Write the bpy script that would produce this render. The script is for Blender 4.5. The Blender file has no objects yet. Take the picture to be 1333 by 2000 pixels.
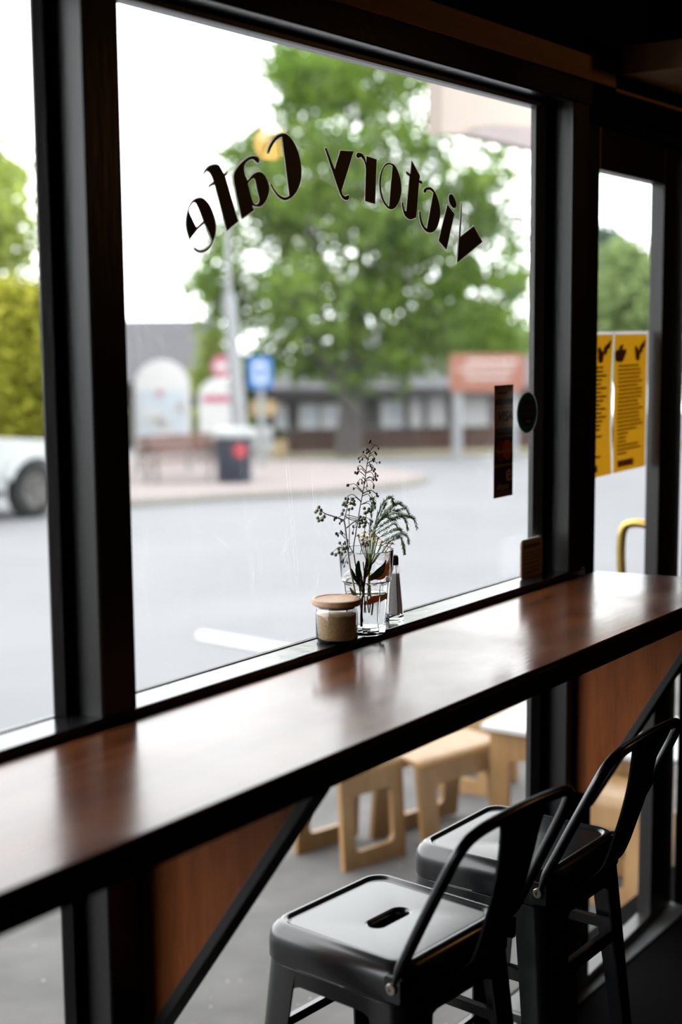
import bpy, bmesh, math, random
import numpy as np
from mathutils import Vector, Matrix
from mathutils.geometry import tessellate_polygon

random.seed(7)
SC = bpy.context.scene
COL = SC.collection

# ---------------------------------------------------------------- camera
CAM = Vector((0.0, -1.5, 1.66))
YAW, PITCH, ROLL = math.radians(35.616), math.radians(7.274), math.radians(0.485)
FPX = 2778.0
FWD = Vector((math.cos(YAW), math.sin(YAW), 0)); RGT = Vector((math.sin(YAW), -math.cos(YAW), 0)); DWN = Vector((0, 0, -1))
f2 = FWD * math.cos(PITCH) + DWN * math.sin(PITCH)
d2 = DWN * math.cos(PITCH) - FWD * math.sin(PITCH)
r3 = RGT * math.cos(ROLL) + d2 * math.sin(ROLL)
d3 = d2 * math.cos(ROLL) - RGT * math.sin(ROLL)
cam_data = bpy.data.cameras.new('camera')
cam = bpy.data.objects.new('camera', cam_data); COL.objects.link(cam)
cam_data.sensor_fit = 'VERTICAL'; cam_data.sensor_height = 36.0; cam_data.lens = 36.0 * FPX / 2000.0
cam_data.clip_start = 0.05; cam_data.clip_end = 500
rot = Matrix((r3, -d3, -f2)).transposed()
cam.matrix_world = Matrix.Translation(CAM) @ rot.to_4x4()
cam_data.dof.use_dof = True; cam_data.dof.focus_distance = 2.62; cam_data.dof.aperture_fstop = 2.1
SC.camera = cam

# ---------------------------------------------------------------- sky, exposure
SKY = 5.5
w = bpy.data.worlds.new('world'); SC.world = w; w.use_nodes = True
bg = w.node_tree.nodes['Background']; bg.inputs[0].default_value = (0.965, 0.985, 1.0, 1); bg.inputs[1].default_value = SKY
SC.view_settings.view_transform = 'Standard'; SC.view_settings.look = 'None'
SC.view_settings.exposure = 0.0; SC.view_settings.gamma = 1.0
try: SC.view_settings.use_curve_mapping = False
except Exception: pass
# the warm pendant lamp of the room, behind the viewer; its reflection glows in the pane above the lettering
try:
    SC.cycles.use_denoising = True
    SC.cycles.max_bounces = 12; SC.cycles.transparent_max_bounces = 16; SC.cycles.transmission_bounces = 12
    SC.cycles.caustics_refractive = True; SC.cycles.sample_clamp_indirect = 6.0
except Exception: pass

# ---------------------------------------------------------------- where a sight line meets the place
def ray(px, py):
    return (r3 * ((px - 666.5) / FPX) + d3 * ((py - 1000) / FPX) + f2)
def on_window(px, py, y=0.0):
    r = ray(px, py); t = (y - CAM.y) / r.y; return CAM + r * t
def on_level(px, py, z):
    r = ray(px, py); t = (z - CAM.z) / r.z; return CAM + r * t
def gz(x, y):                       # the street falls gently away from the shop front
    return -0.0775 - 0.045 * (x * FWD.x + (y + 1.5) * FWD.y)
def on_ground(px, py, dz=0.0):
    r = ray(px, py); t = (-0.0775 + dz - CAM.z) / (r.z + 0.045 * r.dot(FWD)); return CAM + r * t
def at_depth(px, py, u):
    r = ray(px, py); return CAM + r * (u / r.dot(FWD))

_m = on_window(532, 236, 1.6); LAMP = Vector((_m.x, -1.6, _m.z))
# ---------------------------------------------------------------- materials
ALB = 1.0
def sc3(c): return tuple(min(1.0, x * ALB) for x in c)
def mat(name, col, rough=0.6, metal=0.0, spec=0.5, noise=None, nscale=8.0, stretch=(1, 1, 1), bump=0.0, bscale=30.0, coat=0.0, trans=0.0, ior=1.45):
    col = sc3(col); noise = sc3(noise) if noise else None
    m = bpy.data.materials.new(name); m.use_nodes = True
    nt = m.node_tree; b = nt.nodes['Principled BSDF']
    b.inputs['Base Color'].default_value = (*col, 1); b.inputs['Roughness'].default_value = rough
    b.inputs['Metallic'].default_value = metal; b.inputs['Specular IOR Level'].default_value = spec
    b.inputs['Coat Weight'].default_value = coat; b.inputs['Transmission Weight'].default_value = trans; b.inputs['IOR'].default_value = ior
    tc = nt.nodes.new('ShaderNodeTexCoord'); mp = nt.nodes.new('ShaderNodeMapping'); mp.inputs['Scale'].default_value = stretch
    nt.links.new(tc.outputs['Object'], mp.inputs[0])
    if noise:
        n = nt.nodes.new('ShaderNodeTexNoise'); n.inputs['Scale'].default_value = nscale; n.inputs['Detail'].default_value = 6
        nt.links.new(mp.outputs[0], n.inputs['Vector'])
        r = nt.nodes.new('ShaderNodeValToRGB'); r.color_ramp.elements[0].position = 0.3; r.color_ramp.elements[1].position = 0.72
        r.color_ramp.elements[0].color = (*col, 1); r.color_ramp.elements[1].color = (*noise, 1)
        nt.links.new(n.outputs['Fac'], r.inputs[0]); nt.links.new(r.outputs[0], b.inputs['Base Color'])
    if bump:
        n2 = nt.nodes.new('ShaderNodeTexNoise'); n2.inputs['Scale'].default_value = bscale; n2.inputs['Detail'].default_value = 4
        nt.links.new(mp.outputs[0], n2.inputs['Vector'])
        bp = nt.nodes.new('ShaderNodeBump'); bp.inputs['Strength'].default_value = bump; bp.inputs['Distance'].default_value = 0.002
        nt.links.new(n2.outputs['Fac'], bp.inputs['Height']); nt.links.new(bp.outputs[0], b.inputs['Normal'])
    return m

def leaf_mat(name, c0, c1, trans=0.45):
    c0, c1 = sc3(c0), sc3(c1)
    m = bpy.data.materials.new(name); m.use_nodes = True; nt = m.node_tree
    for n in list(nt.nodes): nt.nodes.remove(n)
    out = nt.nodes.new('ShaderNodeOutputMaterial'); mix = nt.nodes.new('ShaderNodeMixShader'); mix.inputs[0].default_value = trans
    d = nt.nodes.new('ShaderNodeBsdfDiffuse'); t = nt.nodes.new('ShaderNodeBsdfTranslucent')
    geo = nt.nodes.new('ShaderNodeNewGeometry'); r = nt.nodes.new('ShaderNodeValToRGB')
    tc = nt.nodes.new('ShaderNodeTexCoord'); ns = nt.nodes.new('ShaderNodeTexNoise'); ns.inputs['Scale'].default_value = 0.55; ns.inputs['Detail'].default_value = 2
    nt.links.new(tc.outputs['Object'], ns.inputs['Vector'])
    ad = nt.nodes.new('ShaderNodeMath'); ad.operation = 'MULTIPLY_ADD'; ad.inputs[1].default_value = 0.35; 
    sb = nt.nodes.new('ShaderNodeMath'); sb.operation = 'MULTIPLY'; sb.inputs[1].default_value = 0.72
    nt.links.new(ns.outputs['Fac'], sb.inputs[0]); nt.links.new(geo.outputs['Random Per Island'], ad.inputs[0]); nt.links.new(sb.outputs[0], ad.inputs[2])
    r.color_ramp.elements[0].position = 0.25; r.color_ramp.elements[1].position = 0.85
    r.color_ramp.elements[0].color = (*c0, 1); r.color_ramp.elements[1].color = (*c1, 1)
    nt.links.new(ad.outputs[0], r.inputs[0])
    nt.links.new(r.outputs[0], d.inputs[0]); nt.links.new(r.outputs[0], t.inputs[0])
    nt.links.new(d.outputs[0], mix.inputs[1]); nt.links.new(t.outputs[0], mix.inputs[2]); nt.links.new(mix.outputs[0], out.inputs[0])
    return m

def pane_mat(name, scratches=True):
    m = bpy.data.materials.new(name); m.use_nodes = True; nt = m.node_tree
    for n in list(nt.nodes): nt.nodes.remove(n)
    N, L = nt.nodes.new, nt.links.new
    out = N('ShaderNodeOutputMaterial'); tr = N('ShaderNodeBsdfTransparent'); tr.inputs[0].default_value = (0.985, 0.99, 0.988, 1)
    gl = N('ShaderNodeBsdfGlossy'); gl.inputs['Roughness'].default_value = 0.01
    lw = N('ShaderNodeLayerWeight'); lw.inputs[0].default_value = 0.5
    pw = N('ShaderNodeMath'); pw.operation = 'POWER'; pw.inputs[1].default_value = 5.0; L(lw.outputs['Facing'], pw.inputs[0])
    fr = N('ShaderNodeMath'); fr.operation = 'MULTIPLY_ADD'; fr.inputs[1].default_value = 0.5; fr.inputs[2].default_value = 0.012; L(pw.outputs[0], fr.inputs[0])
    mx = N('ShaderNodeMixShader'); L(fr.outputs[0], mx.inputs[0]); L(tr.outputs[0], mx.inputs[1]); L(gl.outputs[0], mx.inputs[2])
    last = mx
    if scratches:
        tl = N('ShaderNodeBsdfTranslucent'); tl.inputs[0].default_value = (0.9, 0.9, 0.9, 1)
        tc = N('ShaderNodeTexCoord')
        facs = []
        for ang, sx, thr, st in ((0.12, (300, 1, 2.2), 0.68, 0.045), (-0.2, (340, 1, 3.0), 0.70, 0.045), (0.95, (240, 1, 4.0), 0.74, 0.06), (-0.8, (240, 1, 3.4), 0.75, 0.06)):
            mp = N('ShaderNodeMapping'); mp.vector_type = 'TEXTURE' if False else 'POINT'
            mp.inputs['Rotation'].default_value = (0, ang, 0)
            m2 = N('ShaderNodeMapping'); m2.inputs['Scale'].default_value = sx
            L(tc.outputs['Object'], mp.inputs[0]); L(mp.outputs[0], m2.inputs[0])
            n = N('ShaderNodeTexNoise'); n.inputs['Scale'].default_value = 1.0; n.inputs['Detail'].default_value = 1.0
            L(m2.outputs[0], n.inputs['Vector'])
            mr = N('ShaderNodeMapRange'); mr.inputs[1].default_value = thr; mr.inputs[2].default_value = thr + 0.07; mr.inputs[3].default_value = 0; mr.inputs[4].default_value = st
            L(n.outputs['Fac'], mr.inputs[0]); facs.append(mr.outputs[0])
        spk = N('ShaderNodeTexVoronoi'); spk.inputs['Scale'].default_value = 55
        L(tc.outputs['Object'], spk.inputs['Vector'])
        mr = N('ShaderNodeMapRange'); mr.inputs[1].default_value = 0.085; mr.inputs[2].default_value = 0.03; mr.inputs[3].default_value = 0; mr.inputs[4].default_value = 0.04
        L(spk.outputs['Distance'], mr.inputs[0]); facs.append(mr.outputs[0])
        hz = N('ShaderNodeTexNoise'); hz.inputs['Scale'].default_value = 5.0; hz.inputs['Detail'].default_value = 8
        L(tc.outputs['Object'], hz.inputs['Vector'])
        mr = N('ShaderNodeMapRange'); mr.inputs[1].default_value = 0.35; mr.inputs[2].default_value = 0.8; mr.inputs[3].default_value = 0.001; mr.inputs[4].default_value = 0.008
        L(hz.outputs['Fac'], mr.inputs[0]); facs.append(mr.outputs[0])
        cur = facs[0]
        for f_ in facs[1:]:
            a = N('ShaderNodeMath'); a.operation = 'ADD'; L(cur, a.inputs[0]); L(f_, a.inputs[1]); cur = a.outputs[0]
        m3 = N('ShaderNodeMixShader'); L(cur, m3.inputs[0]); L(mx.outputs[0], m3.inputs[1]); L(tl.outputs[0], m3.inputs[2]); last = m3
    L(last.outputs[0], out.inputs[0])
    return m

def paper_mat(name, col, trans=0.6):
    m = bpy.data.materials.new(name); m.use_nodes = True; nt = m.node_tree
    for n in list(nt.nodes): nt.nodes.remove(n)
    N, L = nt.nodes.new, nt.links.new
    out = N('ShaderNodeOutputMaterial'); mx = N('ShaderNodeMixShader'); mx.inputs[0].default_value = trans
    d = N('ShaderNodeBsdfDiffuse'); t = N('ShaderNodeBsdfTranslucent')
    tc = N('ShaderNodeTexCoord'); n = N('ShaderNodeTexNoise'); n.inputs['Scale'].default_value = 60
    r = N('ShaderNodeValToRGB'); r.color_ramp.elements[0].color = (*[c * 0.85 for c in col], 1); r.color_ramp.elements[1].color = (*col, 1)
    L(tc.outputs['Object'], n.inputs['Vector']); L(n.outputs['Fac'], r.inputs[0]); L(r.outputs[0], d.inputs[0]); L(r.outputs[0], t.inputs[0])
    L(d.outputs[0], mx.inputs[1]); L(t.outputs[0], mx.inputs[2]); L(mx.outputs[0], out.inputs[0])
    return m

def wood_mat(name, c0, c1, axis=0, scale=1.0, rough=0.4, coat=0.0, bump=0.15, spec=0.5, rvar=0.0):
    c0, c1 = sc3(c0), sc3(c1)
    m = bpy.data.materials.new(name); m.use_nodes = True; nt = m.node_tree; b = nt.nodes['Principled BSDF']
    N, L = nt.nodes.new, nt.links.new
    tc = N('ShaderNodeTexCoord'); mp = N('ShaderNodeMapping')
    s = [9.0, 9.0, 9.0]; s[axis] = 0.9
    mp.inputs['Scale'].default_value = [x * scale for x in s]
    L(tc.outputs['Object'], mp.inputs[0])
    n = N('ShaderNodeTexNoise'); n.inputs['Scale'].default_value = 2.2; n.inputs['Detail'].default_value = 8; n.inputs['Distortion'].default_value = 0.6
    L(mp.outputs[0], n.inputs['Vector'])
    n2 = N('ShaderNodeTexNoise'); n2.inputs['Scale'].default_value = 14; n2.inputs['Detail'].default_value = 4
    L(mp.outputs[0], n2.inputs['Vector'])
    ad = N('ShaderNodeMath'); ad.operation = 'MULTIPLY_ADD'; ad.inputs[1].default_value = 0.35
    sb = N('ShaderNodeMath'); sb.operation = 'MULTIPLY'; sb.inputs[1].default_value = 0.7
    L(n2.outputs['Fac'], ad.inputs[0]); L(n.outputs['Fac'], sb.inputs[0]); L(sb.outputs[0], ad.inputs[2])
    r = N('ShaderNodeValToRGB'); r.color_ramp.elements[0].position = 0.38; r.color_ramp.elements[1].position = 0.66
    r.color_ramp.elements[0].color = (*c0, 1); r.color_ramp.elements[1].color = (*c1, 1)
    L(ad.outputs[0], r.inputs[0]); L(r.outputs[0], b.inputs['Base Color'])
    b.inputs['Roughness'].default_value = rough; b.inputs['Coat Weight'].default_value = coat; b.inputs['Specular IOR Level'].default_value = spec
    if rvar:
        n3 = N('ShaderNodeTexNoise'); n3.inputs['Scale'].default_value = 3.0; n3.inputs['Detail'].default_value = 5
        L(tc.outputs['Object'], n3.inputs['Vector'])
        mr = N('ShaderNodeMapRange'); mr.inputs[1].default_value = 0.3; mr.inputs[2].default_value = 0.75; mr.inputs[3].default_value = rough - rvar; mr.inputs[4].default_value = rough + rvar
        L(n3.outputs['Fac'], mr.inputs[0]); L(mr.outputs[0], b.inputs['Roughness'])
    if bump:
        bp = N('ShaderNodeBump'); bp.inputs['Strength'].default_value = bump; bp.inputs['Distance'].default_value = 0.001
        L(ad.outputs[0], bp.inputs['Height']); L(bp.outputs[0], b.inputs['Normal'])
    return m

M = {}
M['sill'] = mat('black gloss sill paint', (0.008, 0.008, 0.0085), 0.18, noise=(0.011, 0.0105, 0.011), nscale=3, bump=0.2, bscale=40)
M['frame'] = mat('charcoal gloss paint', (0.013, 0.0122, 0.0122), 0.36, noise=(0.021, 0.019, 0.0185), nscale=3, stretch=(3, 3, 0.4), bump=0.35, bscale=40, spec=0.5)
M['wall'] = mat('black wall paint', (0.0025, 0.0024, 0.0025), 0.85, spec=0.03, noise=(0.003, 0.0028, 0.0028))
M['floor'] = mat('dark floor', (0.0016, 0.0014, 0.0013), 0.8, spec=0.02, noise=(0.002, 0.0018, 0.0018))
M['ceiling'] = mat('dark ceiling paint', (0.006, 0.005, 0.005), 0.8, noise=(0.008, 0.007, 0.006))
M['rail'] = wood_mat('brown timber rail', (0.36, 0.20, 0.10), (0.45, 0.26, 0.14), 0, 1.0, 0.7)
M['bar'] = wood_mat('varnished bar timber', (0.035, 0.010, 0.004), (0.115, 0.036, 0.012), 0, 1.2, 0.20, 0.0, 0.22, 0.32, rvar=0.06)
M['edge'] = mat('black bar edge', (0.007, 0.006, 0.006), 0.6, bump=0.1)
M['bracket'] = wood_mat('red brown veneer', (0.13, 0.034, 0.007), (0.21, 0.060, 0.014), 2, 1.5, 0.5, 0.0, 0.1, 0.12)
M['pane'] = pane_mat('window glass')
M['pane_clean'] = pane_mat('plain window glass', False)
M['vinyl'] = mat('black brown vinyl', (0.006, 0.004, 0.003), 0.5)
M['vinyl_line'] = paper_mat('pale vinyl outline', (0.75, 0.73, 0.68), 0.5)
M['steel'] = mat('black powder coat', (0.006, 0.0065, 0.0075), 0.23, spec=0.85, bump=0.03, bscale=500, noise=(0.0075, 0.008, 0.009), nscale=40)
M['bolt'] = mat('dull steel bolt', (0.35, 0.31, 0.26), 0.35, 0.9)
M['brass'] = mat('aged brass', (0.46, 0.31, 0.09), 0.28, 0.9, noise=(0.34, 0.22, 0.06), nscale=20)
M['glass'] = mat('clear glass', (1, 1, 1), 0.0, 0, 0.5, trans=1.0, ior=1.47)
M['water'] = mat('water', (0.97, 0.985, 0.98), 0.0, trans=1.0, ior=1.33)
M['lid'] = wood_mat('beech lid', (0.26, 0.14, 0.075), (0.42, 0.25, 0.15), 0, 4, 0.55)
M['sugar'] = mat('raw sugar', (0.42, 0.25, 0.10), 0.6, noise=(0.62, 0.42, 0.20), nscale=260, bump=0.8, bscale=400)
M['salt'] = mat('fine salt', (0.62, 0.58, 0.58), 0.9, noise=(0.75, 0.71, 0.70), nscale=300)
M['black_plastic'] = mat('black plastic', (0.012, 0.012, 0.012), 0.4)
ALB = 0.56          # overcast daylight is strong, so street surfaces keep their true, fairly low reflectance
M['asphalt'] = mat('road asphalt', (0.225, 0.228, 0.240), 0.9, noise=(0.265, 0.268, 0.28), nscale=0.5, spec=0.2)
M['footpath'] = mat('dark footpath asphalt', (0.11, 0.104, 0.10), 0.85, noise=(0.19, 0.18, 0.173), nscale=4, bump=0.6, bscale=60, spec=0.3)
M['chip'] = mat('pale stone chip', (0.55, 0.53, 0.50), 0.8)
M['paver'] = mat('pink concrete pavers', (0.30, 0.255, 0.25), 0.9, noise=(0.36, 0.31, 0.30), nscale=2.0, spec=0.2)
M['kerb'] = mat('concrete kerb', (0.22, 0.21, 0.19), 0.9, noise=(0.28, 0.26, 0.23), nscale=3)
M['line'] = mat('white road paint', (0.62, 0.62, 0.60), 0.8, noise=(0.7, 0.7, 0.68))
M['grass'] = mat('dry grass verge', (0.16, 0.15, 0.07), 0.95, noise=(0.25, 0.20, 0.13), nscale=1.5)
M['brick'] = mat('brown brick', (0.070, 0.034, 0.026), 0.9, noise=(0.11, 0.06, 0.045), nscale=6)
M['ply'] = wood_mat('birch plywood', (0.36, 0.185, 0.06), (0.46, 0.26, 0.10), 2, 1.0, 0.45)
M['ply_edge'] = mat('pale plywood edge', (0.60, 0.43, 0.25), 0.6, noise=(0.5, 0.34, 0.19), nscale=60)
M['white'] = mat('white laminate', (0.75, 0.75, 0.74), 0.35, noise=(0.78, 0.78, 0.77))
M['white_paint'] = mat('white paint', (0.66, 0.66, 0.66), 0.5, noise=(0.71, 0.71, 0.71))
M['lid_grey'] = mat('pale grey bin lid', (0.40, 0.41, 0.41), 0.5, noise=(0.45, 0.46, 0.46))
M['car_white'] = mat('white car paint', (0.55, 0.57, 0.57), 0.25, coat=0.6, noise=(0.57, 0.585, 0.585))
M['car_black'] = mat('black car trim', (0.015, 0.015, 0.016), 0.5, noise=(0.02, 0.02, 0.02))
M['tyre'] = mat('tyre rubber', (0.016, 0.016, 0.017), 0.85, noise=(0.024, 0.023, 0.022))
M['rim'] = mat('grey alloy rim', (0.12, 0.115, 0.11), 0.45, 0.3, noise=(0.16, 0.15, 0.14))
M['car_glass'] = mat('dark car glass', (0.02, 0.024, 0.026), 0.05, noise=(0.022, 0.026, 0.028))
M['bench'] = wood_mat('red brown bench slats', (0.17, 0.075, 0.055), (0.24, 0.12, 0.09), 0, 1.0, 0.6)
M['iron'] = mat('cast iron', (0.05, 0.045, 0.045), 0.6, noise=(0.07, 0.06, 0.06))
M['bin'] = mat('navy bin', (0.020, 0.028, 0.048), 0.6, noise=(0.026, 0.034, 0.055), nscale=3)
M['red'] = mat('red sign', (0.45, 0.03, 0.05), 0.5, noise=(0.5, 0.05, 0.07))
M['pinkred'] = mat('pink red sign', (0.50, 0.10, 0.18), 0.5, noise=(0.55, 0.17, 0.24))  # red paled to pink: overexposure of the sign put into the colour
M['blue'] = mat('blue sign', (0.02, 0.17, 0.55), 0.5, noise=(0.03, 0.20, 0.60))
M['pole'] = mat('galvanised pole', (0.30, 0.31, 0.32), 0.5, 0.2, noise=(0.36, 0.37, 0.38), nscale=3)
M['roof'] = mat('dark slate roof', (0.085, 0.083, 0.095), 0.85, noise=(0.115, 0.112, 0.125), nscale=1.5, stretch=(1, 1, 8))
M['eave'] = mat('dark eave', (0.03, 0.028, 0.028), 0.8, noise=(0.045, 0.04, 0.04))
M['cream'] = mat('cream wall', (0.36, 0.34, 0.31), 0.8, noise=(0.42, 0.40, 0.37))
M['dark_wall'] = mat('dark verandah wall', (0.05, 0.047, 0.045), 0.8, noise=(0.09, 0.085, 0.08), nscale=2)
M['brown_sign'] = mat('brown sign board', (0.30, 0.105, 0.065), 0.6, noise=(0.36, 0.14, 0.09), nscale=3)
M['sign_text'] = mat('pale sign lettering', (0.52, 0.40, 0.37), 0.6, noise=(0.55, 0.43, 0.40))
M['yellow_sign'] = mat('sandy yellow sign', (0.42, 0.30, 0.14), 0.6, noise=(0.46, 0.34, 0.18))
M['board_blue'] = mat('pale blue print', (0.50, 0.58, 0.66), 0.6, noise=(0.60, 0.65, 0.70), nscale=8)
M['awning'] = mat('beige awning fascia', (0.50, 0.41, 0.35), 0.7, noise=(0.54, 0.45, 0.39), nscale=2)
M['facade'] = mat('grey facade', (0.10, 0.10, 0.10), 0.8, noise=(0.13, 0.13, 0.13))
M['bark'] = mat('grey bark', (0.085, 0.075, 0.072), 0.95, noise=(0.14, 0.125, 0.12), nscale=6, stretch=(3, 3, 0.6))
M['leaf_main'] = leaf_mat('plane tree leaf', (0.05, 0.13, 0.02), (0.34, 0.50, 0.09))
M['leaf_bright'] = leaf_mat('yellow green leaf', (0.30, 0.42, 0.08), (0.64, 0.72, 0.20))
M['leaf_yellow'] = leaf_mat('golden shrub leaf', (0.25, 0.28, 0.03), (0.62, 0.60, 0.09))
M['leaf_dark'] = leaf_mat('dark conifer leaf', (0.13, 0.19, 0.15), (0.25, 0.34, 0.26))
M['leaf_far'] = leaf_mat('hazy olive leaf', (0.28, 0.38, 0.16), (0.46, 0.60, 0.25))
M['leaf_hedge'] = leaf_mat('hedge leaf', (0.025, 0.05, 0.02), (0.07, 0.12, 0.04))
ALB = 1.0
M['ochre'] = paper_mat('ochre paper', (0.27, 0.125, 0.004), 0.62)
M['ochre_ink'] = paper_mat('brown ink on ochre', (0.185, 0.082, 0.003), 0.55)
M['ochre_dark'] = paper_mat('dark brown ink', (0.10, 0.045, 0.004), 0.5)
M['paper_white'] = paper_mat('white paper edge', (0.40, 0.39, 0.375), 0.55)
M['st_brown'] = mat('brown sticker', (0.14, 0.08, 0.045), 0.5, noise=(0.155, 0.09, 0.05))
M['st_tan'] = mat('tan sticker panel', (0.34, 0.21, 0.12), 0.5, noise=(0.37, 0.23, 0.14))
M['st_black'] = mat('black sticker ink', (0.008, 0.007, 0.007), 0.5)
M['st_maroon'] = mat('maroon sticker panel', (0.03, 0.009, 0.008), 0.5)
M['st_red'] = mat('red sticker disc', (0.22, 0.025, 0.015), 0.5)
M['st_orange'] = mat('orange sticker disc', (0.6, 0.11, 0.025), 0.5)
M['st_cream'] = mat('cream sticker ink', (0.6, 0.45, 0.35), 0.5)
M['st_teal'] = paper_mat('teal sticker', (0.02, 0.30, 0.24), 0.35)
M['card'] = mat('beige card', (0.40, 0.31, 0.20), 0.6, noise=(0.46, 0.36, 0.24), nscale=40)
M['card_ink'] = mat('brown card ink', (0.20, 0.125, 0.085), 0.6, noise=(0.26, 0.17, 0.12), nscale=120)
M['card_ink2'] = mat('grey card ink', (0.085, 0.085, 0.075), 0.6, noise=(0.12, 0.11, 0.1), nscale=120)
M['card_edge'] = mat('white card edge', (0.7, 0.66, 0.6), 0.6)
M['stem_dark'] = mat('dark purple stem', (0.03, 0.014, 0.014), 0.6, noise=(0.045, 0.02, 0.02))
M['seed'] = mat('dark seed', (0.022, 0.010, 0.010), 0.5, noise=(0.04, 0.018, 0.015), nscale=200)
M['stem_silver'] = mat('silver grey stem', (0.38, 0.41, 0.37), 0.8, noise=(0.5, 0.53, 0.49), nscale=80)
M['berry'] = mat('felted grey berry', (0.17, 0.17, 0.13), 0.8, noise=(0.34, 0.34, 0.29), nscale=150)
M['berry_olive'] = mat('olive berry', (0.18, 0.18, 0.06), 0.8, noise=(0.30, 0.30, 0.20), nscale=120)
M['fern'] = mat('fine green needle', (0.05, 0.10, 0.022), 0.6, noise=(0.10, 0.17, 0.045), nscale=60)
M['stem_green'] = mat('green stem', (0.12, 0.17, 0.035), 0.6, noise=(0.18, 0.23, 0.06), nscale=60)
M['petal'] = mat('dried petal', (0.16, 0.10, 0.06), 0.8, noise=(0.27, 0.19, 0.13), nscale=120)
M['daisy'] = mat('yellow daisy eye', (0.62, 0.34, 0.02), 0.7, noise=(0.5, 0.25, 0.02), nscale=300)
M['leafblade'] = leaf_mat('dark green leaf blade', (0.03, 0.075, 0.012), (0.07, 0.14, 0.02), 0.4)
M['orange'] = leaf_mat('orange petal blade', (0.52, 0.17, 0.01), (0.70, 0.26, 0.015), 0.5)

# ---------------------------------------------------------------- mesh helpers
class MB:
    def __init__(s): s.v = []; s.f = []
    def add(s, vs, fs):
        o = len(s.v); s.v += [tuple(v) for v in vs]; s.f += [tuple(i + o for i in f) for f in fs]; return s
    def box(s, x0, x1, y0, y1, z0, z1):
        return s.add([(x0, y0, z0), (x1, y0, z0), (x1, y1, z0), (x0, y1, z0), (x0, y0, z1), (x1, y0, z1), (x1, y1, z1), (x0, y1, z1)],
                     [(0, 3, 2, 1), (4, 5, 6, 7), (0, 1, 5, 4), (1, 2, 6, 5), (2, 3, 7, 6), (3, 0, 4, 7)])
    def loft(s, rings, cap0=True, cap1=True, closed=True):
        n = len(rings[0]); vs = [p for r in rings for p in r]; fs = []
        for k in range(len(rings) - 1):
            for i in range(n if closed else n - 1):
                j = (i + 1) % n
                fs.append((k * n + i, k * n + j, (k + 1) * n + j, (k + 1) * n + i))
        if cap0: fs.append(tuple(range(n))[::-1])
        if cap1: fs.append(tuple((len(rings) - 1) * n + i for i in range(n)))
        return s.add(vs, fs)
    def lathe(s, prof, n=32, c=(0, 0, 0), cap0=True, cap1=True, rfun=None):
        rings = []
        for r, z in prof:
            rings.append([(c[0] + r * (rfun(a, z) if rfun else 1) * math.cos(a), c[1] + r * (rfun(a, z) if rfun else 1) * math.sin(a), c[2] + z) for a in [2 * math.pi * i / n for i in range(n)]])
        return s.loft(rings, cap0, cap1)
    def tube(s, pts, r, n=8, flat=1.0, ref=None):
        pts = [Vector(p) for p in pts]; k = len(pts)
        rs = r if isinstance(r, (list, tuple)) else [r] * k
        rings = []; prev = None
        for i, p in enumerate(pts):
            t = (pts[min(i + 1, k - 1)] - pts[max(i - 1, 0)])
            if t.length < 1e-9: t = Vector((0, 0, 1))
            t.normalize()
            a = Vector(ref) if ref else (prev if prev else (Vector((0, 0, 1)) if abs(t.z) < 0.9 else Vector((1, 0, 0))))
            u = a - t * a.dot(t)
            if u.length < 1e-6: u = t.orthogonal()
            u.normalize(); v = t.cross(u); prev = u
            rings.append([p + u * (rs[i] * math.cos(q) * flat) + v * (rs[i] * math.sin(q)) for q in [2 * math.pi * j / n for j in range(n)]])
        return s.loft(rings)
    def ball(s, c, r, n=8, m=6, sz=1.0):
        rings = []
        for k in range(1, m):
            t = math.pi * k / m
            rings.append([(c[0] + r * math.sin(t) * math.cos(a), c[1] + r * math.sin(t) * math.sin(a), c[2] - r * sz * math.cos(t)) for a in [2 * math.pi * j / n for j in range(n)]])
        return s.loft(rings)
    def poly(s, outer, holes, fn, d0, d1):
        """flat shape with holes, fn(a,b,d) -> point, thick from d0 to d1"""
        loops = [outer] + list(holes)
        tris = tessellate_polygon([[Vector((a, b, 0)) for a, b in lp] for lp in loops])
        flat = [p for lp in loops for p in lp]; n = len(flat)
        vs = [fn(a, b, d0) for a, b in flat] + [fn(a, b, d1) for a, b in flat]
        fs = []
        for t in tris:
            (ax, ay), (bx, by), (cx, cy) = [flat[i] for i in t]
            t = tuple(t)
            if (bx - ax) * (cy - ay) - (by - ay) * (cx - ax) < 0: t = t[::-1]
            fs.append(t[::-1]); fs.append(tuple(i + n for i in t))
        o = 0
        for li, lp in enumerate(loops):
            k = len(lp)
            for i in range(k):
                j = (i + 1) % k
                fs.append((o + i, o + j, n + o + j, n + o + i))
            o += k
        return s.add(vs, fs)
    def build(s, name, m, parent=None, smooth=None, bevel=None, seg=2, loc=None, rz=None, fix=True):
        me = bpy.data.meshes.new(name); me.from_pydata(s.v, [], s.f); me.update()
        if fix:
            bm = bmesh.new(); bm.from_mesh(me); bmesh.ops.recalc_face_normals(bm, faces=bm.faces); bm.to_mesh(me); bm.free()
        o = bpy.data.objects.new(name, me); COL.objects.link(o)
        me.materials.append(m)
        if smooth is not None:
            for p in me.polygons: p.use_smooth = True
            me.set_sharp_from_angle(angle=math.radians(smooth))
        if bevel:
            b = o.modifiers.new('bevel', 'BEVEL'); b.width = bevel; b.segments = seg; b.limit_method = 'ANGLE'; b.angle_limit = math.radians(40)
        if parent is not None: o.parent = parent
        if loc is not None: o.location = loc
        if rz is not None: o.rotation_euler = (0, 0, rz)
        return o

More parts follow.
